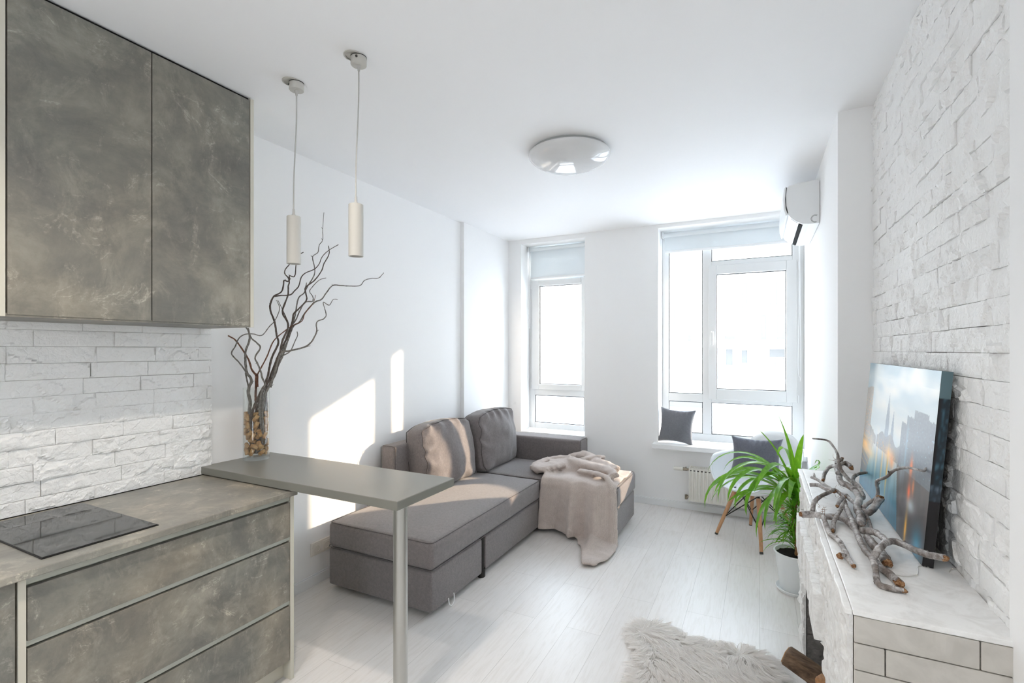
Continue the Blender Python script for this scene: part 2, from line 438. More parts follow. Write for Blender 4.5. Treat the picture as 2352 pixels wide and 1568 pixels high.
struct('wall_right', MB().box(.5215, 1.0, 1.48, 3.068, 0, H), M['joint'])
struct('wall_right_near', MB().box(.497, 1.0, -1.4, 1.474, 0, H), M['wall'])
mb = MB()
mb.box(-2.90, -1.35, -1.55, -1.40, 0, H); mb.box(-.70, 1.0, -1.55, -1.40, 0, H)
mb.box(-1.35, -.70, -1.55, -1.40, 0, 1.1); mb.box(-1.35, -.70, -1.55, -1.40, 1.9, H)  # unseen rear opening added to let sky light into the near end
struct('wall_front', mb, M['wall'])

def stone_wall(mb, fn, u0, u1, v0, v1, row=.0682, lens=(.20,.30), seed=1, amp=.007, step=.009, gap=.0009, base=.009, var=.0035, flat=.3):
    """split-stone tiles: fn(u, v, h) -> world point, h is height out of the wall"""
    rnd = random.Random(seed); v = v0; k = 0
    while v < v1-.004:
        vt = min(v+row, v1); u = u0-rnd.uniform(0, .2)
        while u < u1-.004:
            L = rnd.uniform(*lens); a = max(u, u0); b = min(u+L, u1); u += L
            if b-a < .006: continue
            off = base+rnd.uniform(-var, var); am = amp*(rnd.uniform(.25,.5) if rnd.random() < flat else rnd.uniform(.8,1.2))
            nu = max(2, int((b-a)/step)); nv = max(3, int((vt-v)/step)); sd = rnd.uniform(0, 50)
            tilt = rnd.uniform(-.02,.02); tv = rnd.uniform(-.05,.05)
            ga = gap*(rnd.uniform(1,2.2) if rnd.random() < .3 else .5)
            def P(i, j, a=a, b=b, v=v, vt=vt, nu=nu, nv=nv, sd=sd, off=off, am=am, tilt=tilt, tv=tv, ga=ga):
                s = i/nu; t = j/nv
                uu = a+ga+(b-a-2*ga)*s; vv = v+ga+(vt-v-2*ga)*t
                p = Vector((uu*13+sd, vv*13, sd*.7))
                d, q = noise.voronoi(p)
                c = q[0]; hsh = math.sin(c.x*12.9+c.y*78.2+c.z*37.7)*43758.5; hsh -= math.floor(hsh)
                h2 = math.sin(c.x*39.3+c.y*11.1+c.z*5.7)*15731.7; h2 -= math.floor(h2)
                h = am*((hsh-.5)*1.2+(p.x-c.x)*(h2-.5)*1.1+(p.y-c.y)*(hsh-.5)*1.1)
                h += am*.55*noise.turbulence(Vector((uu*26+sd, vv*26, 3.3)), 3, False)-am*.2
                h += tilt*(uu-(a+b)/2)+tv*(vv-(v+vt)/2)
                e = min(i, nu-i, j, nv-j)
                if e == 0: h -= .0022
                return (uu, vv, max(off+h, .002))
            pts = [[P(i,j) for i in range(nu+1)] for j in range(nv+1)]
            vs = [fn(*pts[j][i]) for j in range(nv+1) for i in range(nu+1)]
            fs = [(j*(nu+1)+i, j*(nu+1)+i+1, (j+1)*(nu+1)+i+1, (j+1)*(nu+1)+i) for j in range(nv) for i in range(nu)]
            ring = [(i,0) for i in range(nu+1)]+[(nu,j) for j in range(1,nv+1)]+[(i,nv) for i in range(nu-1,-1,-1)]+[(0,j) for j in range(nv-1,0,-1)]
            n0 = len(vs); vs += [fn(pts[j][i][0], pts[j][i][1], 0) for i,j in ring]
            rid = [j*(nu+1)+i for i,j in ring]; m = len(ring)
            fs += [(rid[q], rid[(q+1)%m], n0+(q+1)%m, n0+q) for q in range(m)]
            mb.add(vs, fs)
        v = vt
    return mb
mb = stone_wall(MB(), lambda u,v,h: (.5215-h, u, v), 1.48, 3.068, .86, H, seed=11, step=.0085, var=.0022, amp=.012)
struct('wall_right_stone', mb, M['brick'])
struct('wall_kitchen', MB().box(XL, XL+.002, -.30, 1.612, .86, 1.70), M['joint2'])
mb = stone_wall(MB(), lambda u,v,h: (XL+.002+h, u, v), .45, 1.612, .893-.012, 1.70, seed=5, step=.0075, amp=.013, var=.0028)
struct('wall_kitchen_stone', mb, M['brick'])

def skirting(name, x0,x1,y0,y1, side):
    mb = MB().box(x0,x1,y0,y1,0,.062)
    if side == 'x': mb.box(x0,x1-.006,y0,y1,.062,.07)
    else: mb.box(x0,x1,y0+.006,y1,.062,.07)
    struct(name, mb, M['trim'], bevel=.002)
skirting('baseboard_left', XL, XL+.016, 1.615, 4.07, 'x')
skirting('baseboard_back', -2.59, .366, YW-.016, YW, 'y')
skirting('baseboard_pier', -2.59, -2.575, 4.07, YW-.016, 'x')

def rect(mb, x0,x1,z0,z1, w, y0,y1):
    wl, wr, wb, wt = w if isinstance(w, tuple) else (w,w,w,w)
    mb.box(x0,x0+wl,y0,y1,z0,z1); mb.box(x1-wr,x1,y0,y1,z0,z1)
    mb.box(x0+wl,x1-wr,y0,y1,z0,z0+wb); mb.box(x0+wl,x1-wr,y0,y1,z1-wt,z1); return mb
def wthing(name, loc):
    o = bpy.data.objects.new(name, None); COL.objects.link(o); o.location = loc; ORG[o.name] = tuple(loc); o['kind'] = 'structure'; return o
def glazing(parent, x0,x1,z0,z1, y):
    obj('pane', MB().box(x0-.004,x1+.004,y,y+.004,z0-.004,z1+.004), M['pane'], parent)
    obj('gasket', rect(MB(), x0-.001,x1+.001,z0-.001,z1+.001,.0075,y-.012,y), M['gasket'], parent)
def handle(parent, x, y, z):
    h = obj('handle', MB().rbox(x-.013,x+.013,y-.010,y,z-.035,z+.035,.006,4), M['pvc'], parent, smooth=True)
    mb = MB().tube([(x,y-.008,z+.012),(x,y-.042,z+.012)], .009, sides=12)
    mb.rbox(x-.010,x+.010,y-.052,y-.036,z-.105,z+.026,.007,4)
    obj('lever', mb, M['pvc'], h, smooth=True, split=50)
YF = 5.25
w = wthing('window_1', (-2.05, YF, .63))
mb = rect(MB(), W1[0],W1[1],.63,W1[3], (.071,.087,.066,.09), YF, YF+.07)
mb.box(-2.356,-1.758,YF,YF+.07,1.022,1.112); mb.box(-2.356,-1.758,YF,YF+.07,2.335,2.43)
obj('frame', mb, M['pvc'], w, bevel=.004)
sash = obj('sash', rect(MB(), -2.392,-1.70,1.088,2.362, (.092,.083,.062,.068), YF-.018, YF+.052), M['pvc'], w, bevel=.005)
glazing(w, -2.300,-1.783,1.150,2.294, YF+.018)
glazing(w, -2.356,-1.758,.700,1.020, YF+.02); glazing(w, -2.356,-1.758,2.43,2.66, YF+.02)
mb = MB()
for z in (1.13, 2.30): mb.tube([(-2.398,YF-.018,z-.035),(-2.398,YF-.018,z+.035)], .007, sides=10)
obj('hinge', mb, M['pvc'], w, smooth=True, split=50)
obj('window_sill', MB().box(W1[0],W1[1],YW-.03,YF,.585,.63), M['sill'], w, bevel=.005)
w = wthing('window_2', (-.27, YF, .63))
mb = rect(MB(), W2[0],W2[1],.63,W2[3], (.064,.094,.076,.09), YF, YF+.07)
mb.box(-.511,-.43,YF,YF+.07,.706,2.675)
mb.box(-.841,-.511,YF,YF+.07,1.024,1.104); mb.box(-.43,.272,YF,YF+.07,1.024,1.104); mb.box(-.43,.272,YF,YF+.07,2.345,2.43)
obj('frame', mb, M['pvc'], w, bevel=.004)
obj('sash', rect(MB(), -.456,.309,1.056,2.388, (.074,.087,.104,.091), YF-.018, YF+.052), M['pvc'], w, bevel=.005)
glazing(w, -.382,.222,1.160,2.297, YF+.018)
glazing(w, -.841,-.511,1.104,2.675, YF+.02); glazing(w, -.841,-.511,.706,1.024, YF+.02)
glazing(w, -.43,.272,.706,1.024, YF+.02); glazing(w, -.43,.272,2.43,2.675, YF+.02)
handle(w, -.419, YF-.018, 1.70)
mb = MB()
for z in (1.09, 2.33): mb.tube([(.316,YF-.018,z-.035),(.316,YF-.018,z+.035)], .007, sides=10)
obj('hinge', mb, M['pvc'], w, smooth=True, split=50)
mb = MB().box(W2[0],W2[1],YW-.002,YF,.585,.63); mb.box(-.945,.364,4.90,YW-.002,.585,.63)
obj('window_sill', mb, M['sill'], w, bevel=.004)

# ------------------------------------------------------------------ roller blinds
def blind(x0, x1, zt, zb, label, chain_x, chain_z):
    y = 5.195
    t = thing('roller_blind', ((x0+x1)/2, y, zb), label, 'blind', 'translucent roller blinds')
    obj('roller', MB().tube([(x0+.012,y,zt),(x1-.012,y,zt)], .021, sides=20), M['blind'], t, smooth=True, split=50)
    obj('blind_fabric', MB().box(x0+.018,x1-.018,y+.0195,y+.0205,zb,zt), M['blind'], t)
    obj('bottom_bar', MB().rbox(x0+.018,x1-.018,y+.015,y+.025,zb-.012,zb+.012,.004,4), M['trim'], t, smooth=True, split=40)
    for x in (x0+.005, x1-.005):
        mb = MB().rbox(x-.005,x+.005,y-.026,y+.03,zt-.028,zt+.032,.003,3)
        mb.tube([(x-.004,y,zt),(x+.004,y,zt)], .027, sides=20)
        obj('bracket', mb, M['trim'], t, smooth=True, split=40)
    mb = MB()
    pts = [(chain_x, y-.028, zt-.01),(chain_x+.004,y-.034,(zt+chain_z)/2),(chain_x-.006,y-.03,chain_z+.12),(chain_x+.008,y-.03,chain_z),(chain_x+.016,y-.03,chain_z+.1),(chain_x+.006,y-.028,zt-.01)]
    mb.tube(pts, .0022, sides=6, sub=8)
    obj('bead_chain', mb, M['trim'], t, smooth=True)
blind(-2.415, -1.685, 2.715, 2.385, 'white roller blind lowered over the narrow left window', -2.40, 1.80)
blind(-.893, .305, 2.722, 2.555, 'white roller blind lowered a little over the wide right window', .318, 1.30)

# ------------------------------------------------------------------ outside
struct('added_shade_slab', MB().box(-.95, 2.0, 5.42, 6.32, 2.79, 2.95), M['facade'])  # unseen overhang added to keep sun off the top panes
struct('street', MB().box(-40, 20, 5.6, 60, -1.5, -1.2), M['street'])
bd = thing('apartment_building', (-2, 30, -1.2), 'pale apartment block seen through the wide right window', 'building')
obj('wall', MB().box(-6.8, 5.5, 30, 36, -1.2, 9.5), M['facade'], bd)
for x0,x1,z0,z1 in ((-.56,.01,2.05,4.85),(.362,.763,2.05,3.5),(.01,.437,3.56,4.85)): obj('panel', MB().box(x0,x1,29.95,30,z0,z1), M['facade_y'], bd)
obj('balcony_band', MB().box(-6.8,5.5,29.4,30,1.66,2.04), M['far_band'], bd)
for x0,x1,z0,z1 in ((-.921,-.561,3.564,5.3),(.437,.90,3.93,5.22),(.013,.362,2.05,3.49),(.763,1.249,2.05,3.46),(.419,1.249,1.1,1.63),(-1.745,-1.295,.65,1.63),(-.951,-.561,.77,1.58),(-1.946,-1.196,2.07,2.35),(-3.77,-3.5,1.97,2.43),(-4.9,-4.4,3.0,4.4),(-5.9,-5.5,3.0,4.4),(-4.9,-4.4,5.6,7.0),(1.8,2.4,3.5,5.0),(2.9,3.4,3.5,5.0)):
    f = obj('window', rect(MB(), x0,x1,z0,z1,.05,29.93,29.99), M['far_band'], bd)
    obj('pane', MB().box(x0+.04,x1-.04,29.96,29.985,z0+.04,z1-.04), M['far_glass'], f)
mb = MB()
for i in range(7): mb.box(.72,2.6,29.36,29.4,.68+i*.065,.70+i*.065)
for i in range(6): mb.box(.72+i*.37,.75+i*.37,29.36,29.4,.60,1.12)
obj('balcony_railing', mb, M['far_glass'], bd)
obj('balcony_floor', MB().box(.03,2.7,29.3,30,-.24,-.02), M['far_band'], bd)
bd = thing('apartment_building', (-14, 28, -1.2), 'pale tall building seen through the narrow left window', 'building')
obj('wall', MB().box(-17, -11.6, 28, 34, -1.2, 10), M['facade'], bd)
for x in (-13.2,-12.4):
    for z in (.5,2.6,4.7):
        f = obj('window', rect(MB(), x,x+.45,z,z+1.2,.05,27.93,27.99), M['far_band'], bd)
        obj('pane', MB().box(x+.04,x+.41,27.96,27.985,z+.04,z+1.16), M['far_glass'], f)
c = thing('parked_car', (-2.2, 17, -1.2), 'pale parked car seen through the bottom pane of the wide window', 'car')
prof = [(-2.0,.28),(2.0,.28),(2.1,.55),(1.95,.82),(1.05,.92),(.55,1.36),(-.95,1.38),(-1.7,.95),(-2.08,.8)]
obj('body', MB().prism(prof, lambda a,b,d: (-2.2+a, 17+d, -1.2+b), -.82, .82), M['far_band'], c, bevel=.06)
obj('side_window', MB().prism([(-1.35,.95),(.85,.95),(.45,1.28),(-.9,1.3)], lambda a,b,d: (-2.2+a, 17+d, -1.2+b), -.83, -.81), M['far_glass'], c)
for x in (-1.3, 1.3):
    for yy in (-.84, .66):
        wl_ = obj('wheel', MB().tube([(-2.2+x,17+yy-.02,-.88),(-2.2+x,17+yy+.2,-.88)], .32, sides=24), M['far_tyre'], c, smooth=True, split=40)
        obj('hubcap', MB().tube([(-2.2+x,17+yy-.05,-.88),(-2.2+x,17+yy-.0,-.88)], .2, sides=16), M['steel'], wl_, smooth=True, split=40)

# ================================================================== KITCHEN
CX0, CX1 = XL+.016, -1.940
def fr(mb, x0, x1, y0, y1, z0, z1): return mb.box(x0,x1,y0,y1,z0,z1)
t = thing('wall_cabinet', (-2.44, 1.137, 1.669), 'tall wall cabinet with two concrete-look doors above the stone backsplash', 'cabinet')
XF = -2.254
obj('body', MB().box(XL+.005,XF-.024,.705,1.572,1.674,2.785), M['dark'], t)
obj('bottom_panel', MB().box(XL+.016,XF-.003,.684,1.575,1.662,1.674), M['concrete'], t)
part_label(obj('side_panel', MB().box(XL+.016,XF+.001,1.577,1.595,1.662,2.796), M['cream'], t, bevel=.0012), 'cream end panel')
part_label(obj('side_panel', MB().box(XL+.016,XF+.001,.655,.694,1.662,2.796), M['cream'], t, bevel=.0012), 'cream end panel')
for y0,y1 in ((.699,1.1345),(1.1385,1.573)): obj('door', MB().box(XF-.019,XF,y0,y1,1.669,2.785), M['concrete'], t, bevel=.0012)
obj('top_gap_shade', MB().box(XL+.016,XF-.012,.70,1.574,2.786,2.797), M['dark'], t)  # near-black strip painting in the shade of the gap under the ceiling

t = thing('worktop', (-2.28, .65, .868), 'concrete-look worktop running along the stone backsplash', 'worktop')
obj('slab', MB().box(XL+.0165,CX1,-.30,1.598,.868,.893), M['counter'], t, bevel=.003)
obj('sealing_strip', MB().box(XL+.0165,XL+.0225,-.30,1.598,.893,.896), M['dark'], t)

FX = -1.966
def base_unit(y0, y1, label, fronts, drawers):
    t = thing('base_cabinet', (-2.28, (y0+y1)/2, 0), label, 'cabinet')
    obj('body', MB().box(XL+.017,FX-.042,y0+.019,y1-.019,.09,.866), M['dark'], t)
    for a in ((y0, y1-.0185) if drawers else (y0,)): part_label(obj('side_panel', MB().box(XL+.017,FX+.002,a,a+.0185,0,.8675), M['cream'], t, bevel=.001), 'cream side panel')
    obj('plinth', MB().box(FX-.065,FX-.05,y0+.019,y1-.019,0,.088), M['cream'], t)
    for i,(z0,z1) in enumerate(fronts):
        n = 'drawer' if drawers else 'door'
        obj(n, MB().box(FX-.02,FX,y0+.0215,y1-(.0215 if drawers else .003),z0,z1), M['concrete2'], t, bevel=.0012)
        # metal handle channel above each front
        zc = z1
        top = zc+(.0325 if i == 0 else .0255)
        prof = [(FX-.0405,zc-.03),(FX-.0215,zc-.03),(FX-.0215,zc-.004),(FX-.018,zc+.006),(FX-.004,zc+.0085),(FX-.0025,top),(FX-.0405,top)]
        if drawers: obj('handle_channel', MB().prism(prof, lambda a,b,d: (a,d,b), y0+.0195, y1-.0195), M['gola'], t)
    return t
base_unit(.632, 1.596, 'base cabinet of three concrete-look drawers under the worktop, beside the bar counter', [(.672,.834),(.374,.648),(.095,.348)], True)
base_unit(.03, .6295, 'base cabinet with a plain concrete-look door at the left edge, next to the drawers', [(.095,.862)], False)

t = thing('induction_hob', (-2.29, .867, .893), 'black glass hob set into the worktop', 'hob')
obj('glass_plate', MB().box(-2.572,-2.008,.702,1.032,.8935,.899), M['hob'], t, bevel=.0015)
obj('rim', MB().box(-2.5745,-2.0055,.6995,1.0345,.8932,.8965), M['blackp'], t)

# bar counter
t = thing('bar_counter', (-1.95, 1.75, 0), 'plain grey bar counter on one round metal leg, jutting out from the left wall', 'table')
obj('tabletop', MB().box(XL+.002,-1.306,1.552,1.966,.8975,.936), M['bar'], t, bevel=.003)
mb = MB().lathe([(.0305,.012),(.0305,.886)], (-1.375,1.655,0), 40)
lg = obj('leg', mb, M['steel'], t, smooth=True)
obj('foot', MB().lathe([(0,0),(.038,0),(.038,.008),(.033,.014),(.029,.014)], (-1.375,1.655,0), 32), M['steel'], lg, smooth=True, split=40)
obj('mounting_flange', MB().lathe([(.0305,.884),(.045,.889),(.05,.8975),(0,.8975)], (-1.375,1.655,0), 32), M['steel'], lg, smooth=True, split=40)

# pendants
def pendant(x, y, zt, label, swing, screw):
    t = thing('pendant_lamp', (x, y, H), label, 'pendant lamp', 'cylinder pendant lamps')
    zb = zt-.220
    cx, cy = x+.004, y+.012
    obj('mounting_hole_ring', MB().lathe([(.0,H-.0005),(.041,H-.0005),(.041,H-.004),(.034,H-.005)], (x-.010,y-.004,0), 32), M['shade'], t, smooth=True, split=40)
    ca = obj('canopy', MB().lathe([(.0,H-.004),(.0325,H-.004),(.0325,H-.008),(.033,H-.036),(.031,H-.039),(0,H-.039)], (cx,cy,0), 32), M['shade'], t, smooth=True, split=40)
    obj('canopy_shadow_gap', MB().lathe([(.0335,H-.0045),(.0335,H-.0075)], (cx,cy,0), 32), M['dark'], ca)
    a = screw; obj('screw', MB().tube([(cx+.031*math.cos(a),cy+.031*math.sin(a),H-.018),(cx+.036*math.cos(a),cy+.036*math.sin(a),H-.018)], .005, sides=10), M['acgap'], ca, smooth=True, split=40)
    obj('cord_grip', MB().lathe([(0,H-.037),(.0075,H-.037),(.0075,H-.048),(.006,H-.050),(.005,H-.062),(0,H-.062)], (cx,cy,0), 14), M['cord'], ca, smooth=True, split=40)
    n = 9; pts = []
    for i in range(n):
        q = i/(n-1); pts.append((cx+(x-cx)*q+swing*math.sin(q*PI*2)*.5, cy+(y-cy)*q, H-.06+(zt+.03-H+.06)*q))
    obj('cord', MB().tube(pts, .0031, sides=8), M['cord'], t, smooth=True)
    sh = obj('lamp_shade', MB().lathe([(.0,zt),(.029,zt),(.0305,zt-.0015),(.0305,zb),(.0265,zb),(.0255,zb+.012),(.024,zb+.10),(0,zb+.10)], (x,y,0), 40), M['shade'], t, smooth=True, split=40)
    obj('strain_relief', MB().lathe([(.009,zt-.001),(.009,zt+.008),(.006,zt+.010),(.005,zt+.034),(0,zt+.034)], (x,y,0), 16), M['cord'], sh, smooth=True, split=40)
pendant(-1.936, 1.572, 2.170, 'white cylinder pendant lamp nearer the concrete-look wall cabinet', .008, 4.2)
pendant(-1.529, 1.552, 2.166, 'white cylinder pendant lamp hanging clear of the branches, farther from the wall cabinet', .006, 5.2)

# ceiling dome
t = thing('ceiling_light', (-1.07, 2.908, H), 'round white glossy dome light on the ceiling', 'ceiling light')
obj('base_ring', MB().lathe([(.0,H),(.236,H),(.236,H-.022),(0,H-.022)], (-1.07,2.908,0), 64), M['ring'], t, smooth=True, split=40)
pr = [(.228,H-.016),(.252,H-.018),(.257,H-.024)]
for i in range(1, 15):
    a = i/14*PI/2; pr.append((.257*math.cos(a)**.85 if i < 14 else 0.0, H-.024-.092*math.sin(a)**1.25))
obj('dome', MB().lathe(pr, (-1.07,2.908,0), 72), M['opal'], t, smooth=True)

# air conditioner on the right pier
t = thing('air_conditioner', (.366, 4.30, 2.40), 'white split air conditioner high on the right wall beside the window', 'air conditioner')
AY0, AY1 = 3.905, 4.70
prof = [(.364,2.412),(.364,2.702),(.34,2.708),(.24,2.700),(.185,2.690),(.166,2.676),(.160,2.62),(.162,2.55),(.172,2.498),(.190,2.470),(.225,2.438),(.262,2.418),(.30,2.412)]
obj('body', MB().prism(prof, lambda a,b,d: (a,d,b), AY0, AY1), M['ac'], t, bevel=.004)
prof2 = [(.163,2.688),(.151,2.672),(.146,2.60),(.149,2.53),(.163,2.482),(.174,2.490),(.161,2.535),(.158,2.60),(.163,2.668)]
obj('front_panel', MB().prism(prof2, lambda a,b,d: (a,d,b), AY0-.004, AY1+.004), M['ac'], t, bevel=.002)
prof3 = [(.162,2.680),(.1565,2.62),(.159,2.55),(.170,2.497),(.177,2.500),(.166,2.552),(.1635,2.62),(.169,2.680)]
part_label(obj('panel_gap', MB().prism(prof3, lambda a,b,d: (a,d,b), AY0-.0015, AY0+.01), M['acgap'], t), 'dark grey gap along the front panel')
def ax(x): return 2.418+(.262-x)*.54
part_label(obj('air_outlet', MB().prism([(.240,2.4245),(.262,2.4125),(.268,2.4185),(.246,2.4325)], lambda a,b,d: (a,d,b), AY0+.03, AY1-.03), M['dark'], t), 'dark outlet slot')
obj('louvre', MB().prism([(.194,2.4615),(.232,2.4285),(.234,2.4325),(.196,2.4665)], lambda a,b,d: (a,d,b), AY0+.02, AY1-.02), M['ac'], t)
mb = MB()
for r in (.026,.021): mb.tube([(.338+r*math.cos(a),AY0-.0004,2.444+r*math.sin(a)) for a in [PI*.35+i*PI/10*1.25 for i in range(11)]], .0010, sides=5, sub=1)
obj('knockout_ring', mb, M['acgap'], t, smooth=True)

# wall socket
t = thing('wall_socket', (XL, 2.345, .235), 'white double wall socket low on the left wall beside the sofa', 'socket')
obj('frame', MB().rbox(XL,XL+.010,2.262,2.432,.190,.278,.004,4), M['socket'], t, smooth=True, split=40)
for y in (2.306, 2.388):
    so = obj('socket_insert', MB().rbox(XL+.008,XL+.013,y-.031,y+.031,.202,.265,.002,4), M['socket'], t, smooth=True, split=40)
    rot = Matrix.Rotation(PI/2, 4, 'Y')
    obj('plug_well', MB().lathe([(.023,.0),(.0215,.0015),(.0195,-.006),(.0195,-.007),(0,-.007)], (XL+.0145,y,.2335), 32, mat=rot), M['socket'], so, smooth=True, split=40)
    mb = MB()
    for dy in (-.0095,.0095): mb.tube([(XL+.007,y+dy,.2335),(XL+.0092,y+dy,.2335)], .0026, sides=10)
    obj('contact_hole', mb, M['dark'], so)

# radiator under window
t = thing('radiator', (-.16, 4.95, .107), 'cream panel radiator under the wide window sill', 'radiator')
RX0, RX1, RZ0, RZ1 = -.602, .30, .112, .428
def rf(u, v):
    x = RX0+.012+(RX1-RX0-.024)*u; z = RZ0+(RZ1-RZ0)*v
    c = .5+.5*math.cos(2*PI*(x-RX0)/.0333); c = min(1,max(0,(c-.25)*2.2)); e = min(1,max(0,(min(v,1-v)-.06)/.05))
    return (x, 4.905-.013*c*e+.004, z)
mb = MB().grid(rf, 320, 22)
obj('front_panel', mb, M['rad'], t, smooth=True)
obj('back_panel', MB().box(RX0+.01,RX1-.01,4.972,4.985,RZ0,RZ1-.004), M['rad'], t)
for a in (RX0, RX1-.012): obj('side_cover', MB().rbox(a,a+.012,4.898,4.99,RZ0-.003,RZ1+.004,.004,4), M['rad'], t, smooth=True, split=40)
mb = MB().box(RX0+.012,RX1-.012,4.900,4.905,RZ1-.004,RZ1+.004).box(RX0+.012,RX1-.012,4.983,4.988,RZ1-.004,RZ1+.004).box(RX0+.012,RX1-.012,4.940,4.946,RZ1-.002,RZ1+.004)
x = RX0+.02
while x < RX1-.02: mb.box(x,x+.006,4.905,4.983,RZ1-.003,RZ1+.003); x += .0135
obj('top_grille', mb, M['rad'], t)
obj('grille_recess', MB().box(RX0+.012,RX1-.012,4.906,4.982,RZ1-.03,RZ1-.02), M['acgap'], t)
vz = .403
v = obj('valve', MB().tube([(RX0,4.945,vz),(RX0-.022,4.945,vz)], .011, sides=6).tube([(RX0-.02,4.945,vz),(RX0-.058,4.945,vz)], .014, sides=16).tube([(RX0-.04,4.945,vz),(RX0-.04,4.985,vz),(RX0-.04,5.02,vz)], .008, sides=12), M['brass'], t, smooth=True, split=40)
obj('thermostat_head', MB().tube([(RX0-.058,4.945,vz),(RX0-.064,4.945,vz),(RX0-.135,4.945,vz),(RX0-.142,4.945,vz)], .021, .019, sides=20, sub=1), M['rad'], v, smooth=True, split=40)
v = obj('return_valve', MB().tube([(RX0,4.945,.140),(RX0-.03,4.945,.140)], .011, sides=10).tube([(RX0-.028,4.945,.118),(RX0-.028,4.945,.160)], .013, sides=12).tube([(RX0-.028,4.945,.13),(RX0-.028,5.02,.13)], .007, sides=10), M['brass'], t, smooth=True, split=40)
for a in (-.4, .1): obj('wall_bracket', MB().box(a,a+.03,4.985,5.02,.16,.40), M['rad'], t)

def fill_downlight(x, y, label, power):  # unseen ceiling lamps added to brighten the near end of the room
    t = thing('added_fill_lamp', (x,y,H), label, 'fill lamp', 'added kitchen fill lamps')
    obj('trim_ring', MB().lathe([(.034,H-.001),(.034,H-.004),(.045,H-.004),(.046,H-.0005),(.034,H-.0005)], (x,y,0), 32), M['trim'], t, smooth=True, split=40)
    obj('lens', MB().lathe([(0,H-.0012),(.034,H-.0012)], (x,y,0), 24), M['led'], t)
    d = bpy.data.lights.new('fill_bulb', 'AREA'); o = bpy.data.objects.new('fill_bulb', d); COL.objects.link(o)
    d.shape = 'DISK'; d.size = .066; d.energy = power; d.color = (1.0,.90,.78); d.spread = math.radians(125); o.parent = t; o.location = (0,0,-.008)
fill_downlight(-1.30, .30, 'added unseen ceiling spotlight over the kitchen floor, nearer the room corner', 5.8)
fill_downlight(-1.30, 1.00, 'added unseen ceiling spotlight over the drawers, nearer the pendant lamps', 5.8)

